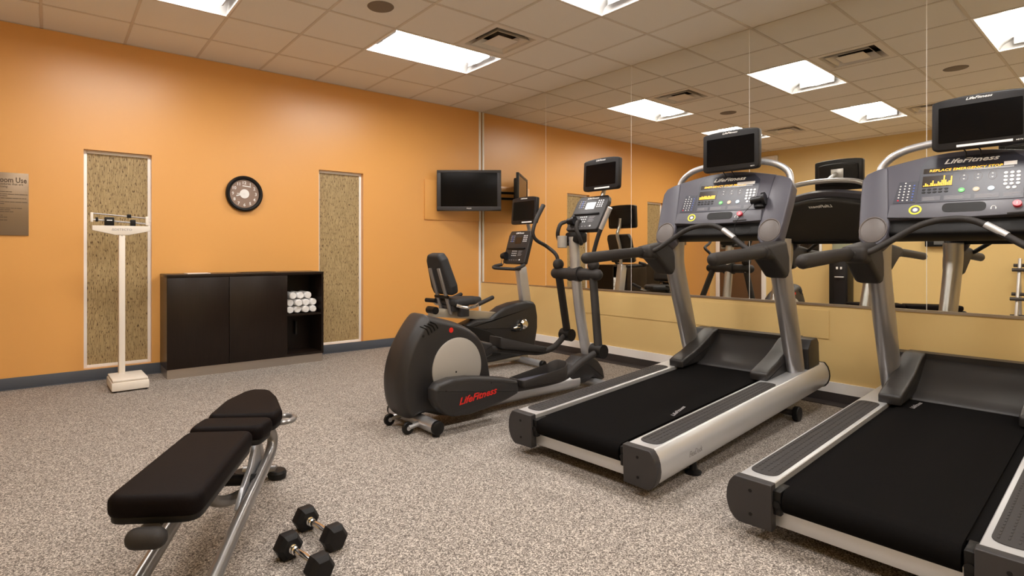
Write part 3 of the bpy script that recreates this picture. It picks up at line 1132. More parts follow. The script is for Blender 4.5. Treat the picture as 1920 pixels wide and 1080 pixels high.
        f.bm.transform(Matrix.Translation((s * 0.366, 0.004, 0)) @ Matrix.Diagonal((1.06, 1.3, 1, 1)))
        f.build('pod_disc', ['disc'], con, X)
    f = MB()
    f.puff([(-0.18, 0.168), (0.245, 0.168), (0.245, 0.40), (0.20, 0.448), (-0.15, 0.448), (-0.18, 0.40)], 0.0, 0.002, 0.0, 'xy')
    ov = f.build('control_panel', 'overlay', con, X)
    f = MB()
    f.puff([(-0.290, 0.172), (-0.188, 0.172), (-0.182, 0.31), (-0.270, 0.31)], 0.0, 0.002, 0.0, 'xy')
    ov2 = f.build('tv_control_panel', 'overlay', con, X)
    text('logo', LOGO, 0.040, X @ Matrix.Translation((0.035, 0.420, 0.0024)), 'white_print', ov, width=0.225, shear=0.35, ext=0.0008)
    f = MB()
    f.bb(-0.165, 0.205, 0.352, 0.384, 0.002, 0.0032)
    f.build('message_display', 'lcd', ov, X)
    text('message', msg, 0.021, X @ Matrix.Translation((0.012, 0.368, 0.0036)), 'amber', ov, width=0.30, shear=0.15, ext=0.0002)
    f = MB()
    f.bb(0.215 - strip, 0.215, 0.365, 0.388, 0.0034, 0.0042)  # glare on the message display, painted as a flat white bar
    f.build('painted_glare', 'white_print', ov, X)
    f = MB()
    f.bb(-0.165, -0.035, 0.265, 0.335, 0.002, 0.0032)
    f.build('chart_display', 'lcd', ov, X)
    f = MB()
    for i, hgt in enumerate(bars):
        for j in range(hgt):
            u = -0.160 + i * 0.0078
            f.bb(u, u + 0.0058, 0.270 + j * 0.0072, 0.275 + j * 0.0072, 0.0032, 0.0038)
    f.build('chart_bars', 'amber', ov, X)
    # number keys
    for r_ in range(4):
        for c_ in range(3):
            f = MB()
            key(f, 0.176 + c_ * 0.0235, 0.319 - r_ * 0.022, 0.0085, 12, 0.003, 0.002)
            f.build('number_key', 'key', ov, X)
    for u in (0.187, 0.210):
        f = MB()
        key(f, u, 0.230, 0.0085, 12, 0.003, 0.002)
        f.build('number_key', 'key', ov, X)
    for u in (0.011, 0.068, 0.125):
        f = MB()
        f.tube([(u + 0.016 * math.cos(a * math.pi / 10), 0.3125 + 0.026 * math.sin(a * math.pi / 10), 0.0024) for a in range(20)], 0.0009, 5, closed=True)
        f.build('key_ring', 'grey_print', ov, X)
        for sg in (1, -1):
            f = MB()
            z = 0.3125 + sg * 0.011
            f.prism([(u - 0.005, z - sg * 0.003), (u + 0.005, z - sg * 0.003), (u, z + sg * 0.004)], 0.002, 0.0035, 'xy')
            f.build('arrow_key', 'white_print', ov, X)
    for u, mm in ((0.006, 'keygreen'), (0.065, 'keybrown'), (0.123, 'keylightblue')):
        f = MB()
        key(f, u, 0.233, 0.014, 18, 0.003, 0.002)
        rk = f.build('round_key', mm, ov, X)
        f = MB()
        f.box((u, 0.233, 0.0052), (0.012, 0.003, 0.0006))
        f.build('key_symbol', 'white_print', rk, X)
    for i, u in enumerate((-0.155, -0.131, -0.107, -0.083, -0.058)):
        for v in (0.25, 0.232):
            f = MB()
            key(f, u, v, 0.0062, 10, 0.003, 0.002, 0.009)
            f.build('program_key', 'bezel', ov, X)
    f = MB()
    for a, c_ in ((-0.16, -0.08), (-0.065, 0.045), (0.06, 0.155), (0.17, 0.235)):
        f.bb(a, c_, 0.178, 0.205, 0.002, 0.0026)
    f.build('help_text_block', 'tray', ov, X)
    f = MB()
    random.seed(5)
    for a, c_ in ((-0.16, -0.08), (-0.065, 0.045), (0.06, 0.155), (0.17, 0.235)):
        for q in range(3):
            f.bb(a + 0.004, c_ - 0.004 - random.uniform(0, 0.03), 0.183 + q * 0.007, 0.1845 + q * 0.007, 0.0026, 0.003)
    f.build('small_print', 'grey_print', ov, X)
    # left keypad
    for r_ in range(7):
        for c_ in range(4):
            if r_ in (0,) and c_ != 1:
                continue
            u, v = -0.268 + c_ * 0.021 + 0.001 * (7 - r_), 0.300 - r_ * 0.0185
            f = MB()
            key(f, u, v, 0.0045, 8, 0.0025, 0.002)
            f.build('channel_key', 'red_button' if (r_ == 6 and c_ == 0) else ('keyblue' if c_ == 3 else 'key'), ov2, X)
    # holder with the safety cord
    if holder:
        f = MB()
        f.tube([(0.228, 0.212, 0.035), (0.305, 0.225, 0.035)], 0.024, 16)
        f.tube([(0.300, 0.224, 0.035), (0.318, 0.227, 0.035)], 0.042, 20)
        f.bb(0.25, 0.31, 0.17, 0.19, 0.0, 0.03, 0.004)
        f.build('cord_reel', 'bezel', con, X)
        f = MB()
        f.tube(catmull([(0.255, 0.19, 0.05), (0.21, 0.12, 0.055), (0.165, 0.07, 0.04), (0.15, 0.02, 0.03), (0.17, -0.03, 0.02), (0.24, -0.01, 0.01), (0.25, 0.03, 0.01)], 5), 0.0016, 6)
        f.build('safety_cord', 'black', con, X)
    f = MB()
    f.tube([(red_uv[0] - 0.03, red_uv[1] - 0.055, 0.03), (red_uv[0] + 0.05, red_uv[1] - 0.05, 0.03)], 0.005, 8, dome=True)
    f.build('lanyard_clip', 'grey_plastic', con, X)
    # back cover of console (seen in the mirror)
    f = MB()
    bk = [(0.40 - 0.8 * k / 12, 0.36 + 0.08 * math.sin(math.pi * k / 12)) for k in range(13)]
    f.puff([(-0.40, 0.02), (0.40, 0.02)] + bk, -0.15, -0.05, 0.03, 'xy')
    bc = f.build('console_back', 'charcoal', con, X)
    XB = basis((1.56, 0, 1.22), (0, 1, 0), (math.sin(math.radians(27)), 0, math.cos(math.radians(27))))
    text('logo', LOGO, 0.036, XB @ Matrix.Translation((0, 0.375, 0.1505)), 'white_print', bc, width=0.2, shear=0.35)
    # grip bar across the front
    f = MB()
    f.tube(catmull([(1.30, 0.39, 1.098), (1.335, 0.33, 1.105), (1.37, 0.26, 1.150), (1.41, 0.12, 1.245), (1.43, 0.0, 1.272), (1.42, -0.10, 1.255), (1.385, -0.22, 1.175), (1.35, -0.31, 1.115), (1.32, -0.39, 1.098)], 6), 0.0165, 14)
    gb = f.build('grip_bar', 'rubber', e)
    f = MB()
    f.tube([(1.409, -0.135, 1.239), (1.387, -0.215, 1.183)], 0.0175, 14)
    f.build('pulse_sensor', 'silver_light', gb)
    # arch and screen
    f = MB()
    f.tube(catmull([(1.80, 0.405, 1.40), (1.84, 0.40, 1.56), (1.85, 0.37, 1.635), (1.84, 0.28, 1.69), (1.83, 0.14, 1.715), (1.825, 0, 1.722), (1.83, -0.14, 1.715), (1.84, -0.28, 1.69), (1.85, -0.37, 1.635), (1.84, -0.40, 1.56), (1.80, -0.405, 1.40)], 6), 0.022, 14)
    f.build('arch_bar', 'silver', e)
    cas, XS = screen_unit(e, (1.66, -0.078, 1.79), -2, 0.392, 0.285, barw=0.0 if holder else 0.56, barx=0.02, tilt=3)
    text('maker_mark', 'HDTV', 0.010, XS @ Matrix.Translation((0.155, -0.1255, 0.0005)), 'white_print', cas)
    f = MB()
    f.box((0, 0, -0.072), (0.10, 0.10, 0.004), 0.002)
    f.build('mount_plate', 'silver_light', cas, XS)
    f = MB()
    f.tube([(1.825, -0.045, 1.722), (1.78, -0.06, 1.76), (1.735, -0.073, 1.79)], 0.02, 10)
    f.build('screen_arm', 'silver', e)
    f = MB()
    for y in (0.0, -0.06):
        f.tube(catmull([(1.69, y, 1.66), (1.70, y - 0.02, 1.635), (1.76, y - 0.01, 1.60)], 4), 0.003, 6)
    f.build('cable', 'black', e)
    # lift wheels and feet (at ground level whatever the incline)
    zx = 0.05 - 1.83 * sp + 0.0
    for s in (1, -1):
        f = MB()
        f.lathe([(0.02, -0.018), (0.046, -0.018), (0.05, -0.012), (0.05, 0.012), (0.046, 0.018), (0.02, 0.018)], 20, 'y', (1.83, s * 0.42, zx))
        f.build('lift_wheel', 'black', e)
    f = MB()
    f.tube([(1.83, -0.40, zx), (1.83, 0.40, zx)], 0.02, 10)
    for s in (1, -1):
        f.tube([(1.83, s * 0.25, zx), (2.05, s * 0.25, 0.15)], 0.022, 8)
    f.build('lift_frame', 'darkbase', e)
    for s in (1, -1):
        f = MB()
        z0 = -0.43 * sp
        f.lathe([(0.038, z0), (0.042, z0 + 0.012), (0.02, z0 + 0.022), (0.014, z0 + 0.09)], 16, 'z', (0.43, s * 0.40, 0))
        f.box((0.43, s * 0.38, 0.075), (0.08, 0.05, 0.04), 0.004)
        f.build('levelling_foot', 'black', e)
    return e


t1 = make_treadmill('middle treadmill, silver and black, with a cord reel clipped on its console', (-2.515, -4.02, 0), 4.0, 2.5, 'EMERGENCY STOP PRESSED', [3, 3, 4, 3, 4, 4, 4, 3, 4, 4, 3, 4, 4, 4, 4],
                    (0.63, -0.214, Vector((0.985, 0.17, 0)), Vector((-0.17, 0.985, 0)), 0.2), True, 0.12, (0.165, 0.125))
t2 = make_treadmill('treadmill at the right edge with an amber bar chart lit on its console', (-2.418, -5.266, 0), 2.74, 1.95, 'REPLACE EMERGENCY STOP', [1, 3, 2, 1, 3, 5, 2, 2, 4, 3, 5, 9, 5, 3, 4, 8, 2][:16],
                    (1.65, 0.193, Vector((0.98, -0.05, 0)), Vector((0.05, 0.98, 0)), 0.16), False, 0.05, (0.228, 0.122))


# ------------------------------------------------------------------ elliptical
def console_small(parent, o, U, V, wt, wb, h, lay):
    """console slab, u right v up"""
    X = basis(o, U, V)
    pts = [(-wb / 2, 0), (wb / 2, 0), (wt / 2 + 0.01, h * 0.85), (wt / 2 - 0.01, h), (-wt / 2 + 0.01, h), (-wt / 2 - 0.01, h * 0.85)]
    f = MB()
    f.puff([tuple(p) for p in fillet(pts, 0.022, 4)], -0.05, 0.0, 0.008, 'xy')
    con = f.build('console', 'grey_plastic' if lay == 'e' else 'charcoal', parent, X)
    f = MB()
    f.bb(-wt * 0.42, wt * 0.42, h * 0.43, h * 0.47, -0.002, 0.014, 0.003)
    f.build('reading_rack', 'black', con, X)
    f = MB()
    f.bb(-0.045, 0.05, h * 0.60, h * 0.80, 0.0, 0.0015)
    f.build('display', 'lcdgrey' if lay == 'e' else 'lcd', con, X)
    text('logo', LOGO, 0.024, X @ Matrix.Translation((0, h * 0.93, 0.0006)), 'white_print', con, width=0.12, shear=0.35)
    for c_ in range(3):
        for r_ in range(4):
            f = MB()
            key(f, 0.075 + c_ * 0.022, h * 0.84 - r_ * 0.020, 0.0068, 10, 0.0025, 0.0)
            f.build('number_key', 'key', con, X)
            f = MB()
            key(f, -0.115 + c_ * 0.022, h * 0.84 - r_ * 0.020, 0.006, 10, 0.0025, 0.0, 0.008)
            f.build('program_key', 'keyblue' if c_ == 1 else 'grey_print', con, X)
    for c_ in range(4):
        for r_ in range(3):
            f = MB()
            key(f, -0.05 + c_ * 0.02, h * 0.37 - r_ * 0.024, 0.0058, 10, 0.0025, 0.0)
            f.build('channel_key', 'key', con, X)
    f = MB()
    for k in range(5):
        f.bb(0.04, 0.10 - 0.008 * (k % 3), h * 0.37 - k * 0.012, h * 0.37 - k * 0.012 + 0.003, 0, 0.001)
        f.box((-0.07 + k * 0.035, h * 0.10, 0), (0.016, 0.004, 0.002))
    f.build('small_print', 'grey_print', con, X)
    f = MB()
    key(f, 0.085, h * 0.105, 0.008, 12, 0.003)
    f.build('jack_mark', 'white_print', con, X)
    return con, X


e = empty('elliptical_trainer', 'black and silver elliptical machine between the bike and the middle treadmill', 'elliptical', (-2.87, -2.85, 0), 1.0)
HO = [(0.085, 0.738), (0.015, 0.66), (-0.055, 0.55), (-0.10, 0.44), (-0.12, 0.32), (-0.11, 0.20), (-0.08, 0.12), (-0.03, 0.082), (0.03, 0.098), (0.10, 0.098), (0.17, 0.075), (0.25, 0.052), (0.40, 0.045), (0.56, 0.045), (0.62, 0.12), (0.635, 0.24), (0.625, 0.33), (0.60, 0.43), (0.55, 0.54), (0.46, 0.62), (0.34, 0.675), (0.20, 0.715), (0.12, 0.735)]
f = MB()
f.puff([tuple(p)[:2] for p in catmull([(a, c, 0) for a, c in HO], 3, True)], -0.135, 0.135, 0.045, 'xz', 7, rw=0.095)
ho = f.build('drive_housing', 'charcoal', e, angle=50)
for s in (-1, 1):
    f = MB()
    f.lathe([(0.0, s * 0.144), (0.195, s * 0.144), (0.203, s * 0.141), (0.205, s * 0.118)], 48, 'y', (0.315, 0, 0.375))
    ci = f.build('crank_disc', 'disc_silver', e)
    f = MB()
    f.lathe([(0.0, s * 0.1455), (0.006, s * 0.1455), (0.006, s * 0.1435)], 12, 'y', (0.30, 0, 0.352))
    f.build('disc_hole', 'black', ci)
from mathutils.bvhtree import BVHTree
bvh = BVHTree.FromPolygons([v.co for v in ho.data.vertices], [tuple(p.vertices) for p in ho.data.polygons])


def on_side(x, z, d=0.001):
    h = bvh.ray_cast(Vector((x, -1, z)), Vector((0, 1, 0)))
    return Vector((x, (h[0].y if h[0] else -0.12) - d, z))


for k in range(4):
    f = MB()
    a0 = [(0.040 + k * 0.020, 0.672 + k * 0.009), (0.072 + k * 0.022, 0.652 + k * 0.010), (0.088 + k * 0.023, 0.618 + k * 0.012)]
    f.tube([on_side(p.x, p.y) for p in catmull([(a, c, 0) for a, c in a0], 4)], 0.0055, 6)
    f.build('vent_slot', 'black', ho)
f = MB()
f.tube([on_side(0.045, 0.612, 0.002), on_side(0.045, 0.612, -0.004)], 0.009, 10)
f.build('screw_hole', 'black', ho)
f = MB()
f.tube([on_side(0.265, 0.632, 0.002), on_side(0.265, 0.632, -0.004)], 0.017, 20)
f.build('round_badge', 'red', ho)
# crossing crank arm covers (link bodies)
LK = [(0.055, 0.335), (0.02, 0.30), (0.02, 0.235), (0.045, 0.19), (0.10, 0.135), (0.17, 0.108), (0.30, 0.098), (0.45, 0.112), (0.62, 0.142), (0.725, 0.170), (0.733, 0.20), (0.728, 0.262), (0.60, 0.297), (0.45, 0.322), (0.30, 0.345), (0.16, 0.352)]
for s, dz, dx in ((-1, 0.0, 0.0), (1, 0.17, 0.20)):
    pts = [(a + dx, c + dz) for a, c in fillet(LK, 0.02, 3)]
    f = MB()
    f.puff(pts, s * 0.205, s * 0.30, 0.026, 'xz', 4)
    lk = f.build('pedal_arm_cover', 'charcoal', e, angle=50)
    if s < 0:
        text('lettering', LOGO, 0.062, basis((0.365 + dx, s * 0.3008, 0.215 + dz), (0.99, 0, 0.09), (-0.09, 0, 0.99)), 'red', lk, width=0.32, shear=0.4, ext=0.0012)
        for x, z in ((0.105, 0.285), (0.475, 0.283)):
            f = MB()
            f.lathe([(0.0, s * 0.3005), (0.006, s * 0.3005), (0.006, s * 0.298)], 10, 'y', (x, 0, z))
            f.build('screw_hole', 'black', lk)
    # pedal arm tube up to the swing lever
    y = s * 0.25
    f = MB()
    if s < 0:
        pth = [(0.62, y, 0.20), (0.85, y, 0.195), (1.10, y, 0.195), (1.26, y, 0.215), (1.42, y, 0.29), (1.60, s * 0.29, 0.375)]
    else:
        pth = [(0.82, y, 0.40), (1.05, y, 0.365), (1.35, y, 0.315), (1.50, y, 0.30), (1.66, y, 0.325), (1.86, s * 0.29, 0.415)]
    f.tube(catmull(pth, 6), 0.026, 14)
    f.build('pedal_arm', 'rubber', e)
    # pedal
    if s < 0:
        x0, x1, zb, sl = 0.74, 1.22, 0.225, 0.0
    else:
        x0, x1, zb, sl = 0.98, 1.52, 0.40, -0.15
    yc = s * 0.25
    out = fillet([(x0, yc - 0.075), (x1 - 0.05, yc - 0.09), (x1, yc - 0.05), (x1, yc + 0.05), (x1 - 0.05, yc + 0.09), (x0, yc + 0.075)], [0.02, 0.06, 0.05, 0.05, 0.06, 0.02], 5)
    ctr = Vector(((x0 + x1) / 2, yc))

    def ring(k, zf):
        r_ = []
        for p in out:
            q = ctr + (p - ctr) * k
            t = (p.x - x0) / (x1 - x0)
            r_.append(Vector((q.x, q.y, zb + (p.x - x0) * sl + zf(t))))
        return r_
    rim = lambda t: 0.026 + (0.085 * max(0, (t - 0.55) / 0.45) ** 1.2 if s < 0 else 0.05 * max(0, (0.4 - t) / 0.4) ** 1.2) + (0.03 * max(0, 0.3 - t) if s < 0 else 0)
    f = MB()
    f.rings([ring(0.90, lambda t: -0.014), ring(0.97, lambda t: -0.008), ring(1.0, lambda t: 0.005), ring(1.0, rim), ring(0.965, lambda t: rim(t) + 0.003), ring(0.94, lambda t: rim(t) - 0.004), ring(0.93, lambda t: 0.006), ring(0.5, lambda t: 0.004)])
    fp = f.build('foot_pedal', 'rubber', e, angle=50)
    f = MB()
    f.rings([ring(0.915, lambda t: 0.006), ring(0.905, lambda t: 0.013), ring(0.5, lambda t: 0.013)])
    f.build('pedal_tread', 'pod', fp)
# base beam, stabilisers, mast
f = MB()
f.tube([(0.35, -0.0, 0.092), (1.0, 0.0, 0.092), (1.62, 0.0, 0.092)], 0.082, 20, ell=(0.85, 1.0))
f.build('base_beam', 'silver', e)
f = MB()
f.tube([(0.06, -0.27, 0.056), (0.06, 0.27, 0.056)], 0.043, 18)
st = f.build('stabilizer_bar', 'silver', e)
for s in (-1, 1):
    f = MB()
    f.lathe([(0.0, s * 0.29), (0.034, s * 0.288), (0.044, s * 0.282), (0.044, s * 0.262)], 18, 'y', (0.06, 0, 0.056))
    f.lathe([(0.024, 0.0), (0.024, 0.02)], 12, 'z', (0.06, s * 0.255, 0))
    f.build('end_cap', 'black', st)
    f = MB()
    f.lathe([(0.012, -0.012), (0.036, -0.012), (0.04, -0.006), (0.04, 0.006), (0.036, 0.012), (0.012, 0.012)], 20, 'y', (-0.06, s * 0.115, 0.040))
    f.lathe([(0.0, -0.016), (0.014, -0.016), (0.014, 0.016), (0, 0.016)], 12, 'y', (-0.06, s * 0.115, 0.040), m=1)
    f.build('transport_wheel', ['black', 'silver'], e)
    f = MB()
    f.tube([(-0.06, s * 0.12, 0.045), (0.06, s * 0.10, 0.055)], 0.018, 8)
    f.build('wheel_bracket', 'silver', st)
f = MB()
f.tube([(1.82, -0.28, 0.05), (1.82, 0.28, 0.05)], 0.036, 18)
f.build('stabilizer_bar', 'silver', e)
f = MB()
hd = [(1.52, 0.06), (1.50, 0.14), (1.56, 0.23), (1.66, 0.285), (1.76, 0.29), (1.86, 0.24), (1.93, 0.16), (1.96, 0.06), (1.85, 0.05), (1.80, 0.10), (1.70, 0.06)]
f.puff([tuple(p) for p in fillet(hd, 0.03, 4)], -0.075, 0.075, 0.03, 'xz', 4)
f.build('mast_shroud', 'charcoal', e, angle=50)
f = MB()
f.tube(catmull([(1.86, 0, 0.08), (1.81, 0, 0.22), (1.72, 0, 0.58), (1.665, 0, 0.90), (1.645, 0, 1.10), (1.63, 0, 1.28)], 5), 0.043, 20)
f.build('mast', 'silver', e)
f = MB()
f.tube([(1.65, -0.225, 0.968), (1.65, 0.215, 0.968)], 0.048, 18, dome=True)
f.tube([(1.65, -0.055, 0.968), (1.65, 0.055, 0.968)], 0.062, 18)
for s in (-1, 1):
    f.sphere((1.65, s * 0.19, 1.045), 0.048)
f.build('pivot_crossbar', 'rubber', e)
# swing arms
for s, (xt, xb, zb) in ((-1, (1.65, 1.60, 0.40)), (1, (1.65, 1.86, 0.44))):
    f = MB()
    f.tube([(xt, s * 0.185, 0.96), (xb, s * 0.28, zb)], 0.034, 14, ell=(1.1, 0.85))
    f.build('swing_lever', 'rubber', e)
    f = MB()
    f.tube([(xb, s * 0.225, zb - 0.03), (xb, s * 0.335, zb - 0.03)], 0.055, 20)
    f.build('lever_joint', 'black', e)
f = MB()
f.tube(catmull([(1.65, 0.19, 1.06), (1.65, 0.22, 1.13), (1.62, 0.30, 1.20), (1.51, 0.31, 1.25), (1.465, 0.31, 1.30), (1.47, 0.31, 1.36), (1.52, 0.315, 1.45), (1.60, 0.32, 1.56)], 6), [0.016] * 34 + [0.02] * 9, 12)
f.build('moving_handle', 'rubber', e)
f = MB()
ph = catmull([(1.65, -0.19, 1.06), (1.65, -0.19, 1.12), (1.65, -0.20, 1.17), (1.65, -0.235, 1.27), (1.65, -0.265, 1.335)], 6)
f.tube(ph, 0.017, 12)
mh = f.build('moving_handle', 'rubber', e)
f = MB()
f.tube([(1.65, -0.265, 1.335), (1.655, -0.352, 1.50)], 0.019, 12)
f.build('pulse_sensor', 'silver_light', mh)
# fixed handles curling round the console
for s in (1, -1):
    f = MB()
    f.tube(catmull([(1.665, s * 0.05, 1.22), (1.60, s * 0.105, 1.225), (1.565, s * 0.115, 1.275), (1.55, s * 0.10, 1.33), (1.57, s * 0.09, 1.385), (1.615, s * 0.075, 1.405)], 6), 0.0165, 12)
    f.build('fixed_handle', 'rubber', e)
f = MB()
f.lathe([(0.036, 1.185), (0.040, 1.19), (0.044, 1.285), (0.040, 1.287), (0.036, 1.20), (0.0, 1.198)], 24, 'z', (1.585, 0.085, 0))
f.build('cup_holder', 'disc_silver', e)
f = MB()
f.box((1.66, 0, 1.27), (0.13, 0.14, 0.09), 0.02)
f.build('console_neck', 'black', e)
con, XC = console_small(e, (1.66, -0.045, 1.335), (0.0, -1, 0), (math.sin(math.radians(32)), 0, math.cos(math.radians(32))), 0.31, 0.33, 0.345, 'e')
f = MB()
f.tube([(-0.145, 0.07, 0.03), (-0.085, 0.075, 0.03)], 0.026, 14)
f.tube([(-0.095, 0.075, 0.03), (-0.07, 0.077, 0.03)], 0.036, 18)
f.build('cord_reel', 'bezel', con, XC)
screen_unit(e, (1.80, -0.14, 1.80), -2, 0.375, 0.27, barw=0.42, barx=0.02, tilt=3)
f = MB()
f.tube(catmull([(1.84, -0.10, 1.56), (1.87, -0.12, 1.66), (1.875, -0.14, 1.78)], 4), 0.018, 10)
f.tube([(1.72, 0, 1.30), (1.80, -0.03, 1.45), (1.84, -0.10, 1.58)], 0.02, 10)
f.build('screen_arm', 'silver', e)

# ------------------------------------------------------------------ recumbent bike
e = empty('exercise_bike', 'black recumbent exercise bike with backrest seat in the corner below the wall television', 'exercise bike', (-2.2, -1.7, 0), 0)
SH = [(0.93, 0.50), (1.0, 0.545), (1.11, 0.60), (1.25, 0.632), (1.40, 0.645), (1.50, 0.635), (1.535, 0.60), (1.56, 0.48), (1.56, 0.36), (1.53, 0.22), (1.52, 0.10), (1.0, 0.07), (0.45, 0.06), (0.44, 0.16), (0.62, 0.25), (0.55, 0.44), (0.75, 0.50)]
f = MB()
f.puff([tuple(p) for p in fillet(SH, 0.03, 4)], -0.085, 0.085, 0.03, 'xz', 4)
sh = f.build('drive_shroud', 'charcoal', e, angle=45)
f = MB()
f.puff([(0.58, 0.47), (0.90, 0.38), (1.02, 0.30), (1.04, 0.13), (0.60, 0.13)], -0.10, -0.07, 0.006)
f.build('side_panel', 'black', sh)
f = MB()
f.bb(0.27, 1.04, -0.045, 0.045, 0.52, 0.60, 0.006, 0, Matrix.Translation((0.6, 0, 0.56)) @ Matrix.Rotation(math.radians(6.5), 4, 'Y') @ Matrix.Translation((-0.6, 0, -0.56)))
f.build('seat_rail', 'rail_beige', e)
f = MB()
f.tube([(0.29, -0.06, 0.615), (0.29, 0.06, 0.615)], 0.035, 14)
f.build('rail_end_cap', 'black', e)
f = MB()
f.bb(0.45, 1.45, -0.05, 0.05, 0.045, 0.085, 0.006)
f.build('base_beam', 'rail_beige', e)
for x, yy in ((1.36, 0.36), (0.42, 0.30)):
    f = MB()
    f.tube([(x, -yy, 0.045), (x, yy, 0.045)], 0.034, 16)
    sb = f.build('stabilizer_bar', 'silver', e)
    for s in (-1, 1):
        f = MB()
        f.lathe([(0.0, s * (yy + 0.02)), (0.03, s * (yy + 0.018)), (0.037, s * (yy + 0.01)), (0.037, s * (yy - 0.02))], 16, 'y', (x, 0, 0.045))
        f.lathe([(0.02, 0.0), (0.02, 0.015)], 10, 'z', (x, s * (yy - 0.02), 0))
        f.build('end_cap', 'black', sb)
f = MB()
f.bb(-0.055, 0.055, -0.035, 0.035, 0.0, 0.42, 0.008, 0, Matrix.Translation((1.46, 0, 0.58)) @ Matrix.Rotation(math.radians(-10), 4, 'Y'))
f.build('console_mast', 'silver', e)
f = MB()
f.tube(catmull([(1.28, 0.17, 1.02), (1.20, 0.20, 1.0), (1.18, 0.16, 0.985), (1.30, 0.05, 0.975), (1.38, 0.0, 0.972), (1.30, -0.05, 0.975), (1.18, -0.16, 0.985), (1.20, -0.20, 1.0), (1.28, -0.17, 1.02)], 5), 0.017, 12)
f.build('handlebar', 'rubber', e)
con, XC = console_small(e, (1.30, 0.02, 1.035), (0.0, -1, 0), (math.sin(math.radians(18)), 0, math.cos(math.radians(18))), 0.315, 0.335, 0.355, 'b')
f = MB()
f.tube([(-0.175, 0.07, 0.02), (-0.12, 0.075, 0.02)], 0.03, 14)
f.tube([(-0.13, 0.07, 0.03), (-0.10, 0.075, 0.03)], 0.038, 18)
f.build('cord_reel', 'bezel', con, XC)
f = MB()
f.tube(catmull([(-0.16, 0.04, 0.02), (-0.15, -0.02, 0.03), (-0.12, -0.03, 0.03), (-0.11, 0.03, 0.02)], 5), 0.003, 6)
f.build('safety_cord', 'black', con, XC)
screen_unit(e, (1.40, -0.03, 1.583), -2, 0.385, 0.285, barw=0.40, barx=0.06, tilt=4)
f = MB()
f.tube(catmull([(1.41, 0.0, 1.0), (1.44, -0.01, 1.2), (1.50, -0.01, 1.36), (1.47, -0.02, 1.46), (1.465, -0.03, 1.56)], 5), 0.02, 10)
f.build('screen_arm', 'silver', e)
# crank and pedal
f = MB()
f.lathe([(0.0, -0.098), (0.02, -0.098), (0.024, -0.085)], 14, 'y', (1.28, 0, 0.40))
f.tube([(1.28, -0.105, 0.40), (1.19, -0.11, 0.385)], 0.012, 10)
f.build('crank_arm', 'chrome', e)
f = MB()
f.lathe([(0.0, -0.125), (0.035, -0.122), (0.052, -0.105), (0.052, -0.09)], 24, 'y', (1.345, 0, 0.415))
f.build('crank_cap', 'chrome', e)
for s in (-1,):
    f = MB()
    f.bb(1.14, 1.20, s * 0.13, s * 0.20, 0.365, 0.385, 0.005)
    f.build('pedal', 'black', e)
f = MB()
f.tube(catmull([(1.18, -0.12, 0.375), (1.25, -0.14, 0.36), (1.29, -0.13, 0.40), (1.26, -0.125, 0.45)], 4), 0.011, 8)
f.build('pedal_strap', 'black', e)
# seat
f = MB()
so = fillet([(0.42, -0.20), (0.66, -0.17), (0.82, -0.07), (0.82, 0.07), (0.66, 0.17), (0.42, 0.20)], 0.05, 4)
f.puff([tuple(p) for p in so], 0.655, 0.72, 0.028, 'xy', 4)
f.build('seat_cushion', 'seatpad', e)
f = MB()
f.bb(0.44, 0.62, -0.12, 0.12, 0.60, 0.66, 0.01)
f.bb(0.50, 0.60, -0.16, -0.10, 0.55, 0.66, 0.008)
f.build('seat_carriage', 'grey_plastic', e)
T_ = Matrix.Translation((0.445, 0, 0.76)) @ Matrix.Rotation(math.radians(-18), 4, 'Y')
f = MB()
bo = fillet([(-0.15, 0.0), (0.15, 0.0), (0.17, 0.08), (0.13, 0.34), (0.09, 0.395), (-0.09, 0.395), (-0.13, 0.34), (-0.17, 0.08)], 0.035, 4)
f.puff([tuple(p) for p in bo], -0.045, 0.05, 0.03, 'yz', 4)
f.build('backrest', 'seatpad', e, T_)
for y in (-0.07, 0.07):
    f = MB()
    f.bb(-0.062, -0.040, y - 0.02, y + 0.02, -0.18, 0.27, 0.005)
    f.build('backrest_post', 'silver_dark', e, T_)
f = MB()
f.tube([(0.395, -0.10, 0.735), (0.395, 0.10, 0.735)], 0.016, 10)
f.tube([(0.33, 0.0, 0.70), (0.30, 0.12, 0.70)], 0.02, 10)
f.build('adjuster_bar', 'black', e)
for s in (-1, 1):
    f = MB()
    f.tube(catmull([(0.44, s * 0.18, 0.665), (0.50, s * 0.235, 0.645), (0.58, s * 0.25, 0.65), (0.64, s * 0.25, 0.67)], 5), 0.016, 12)
    hb = f.build('seat_handle', 'chrome', e)
    f = MB()
    f.tube([(0.64, s * 0.25, 0.67), (0.80, s * 0.25, 0.722)], 0.02, 12, dome=True)
    f.build('hand_grip', 'rubber', hb)

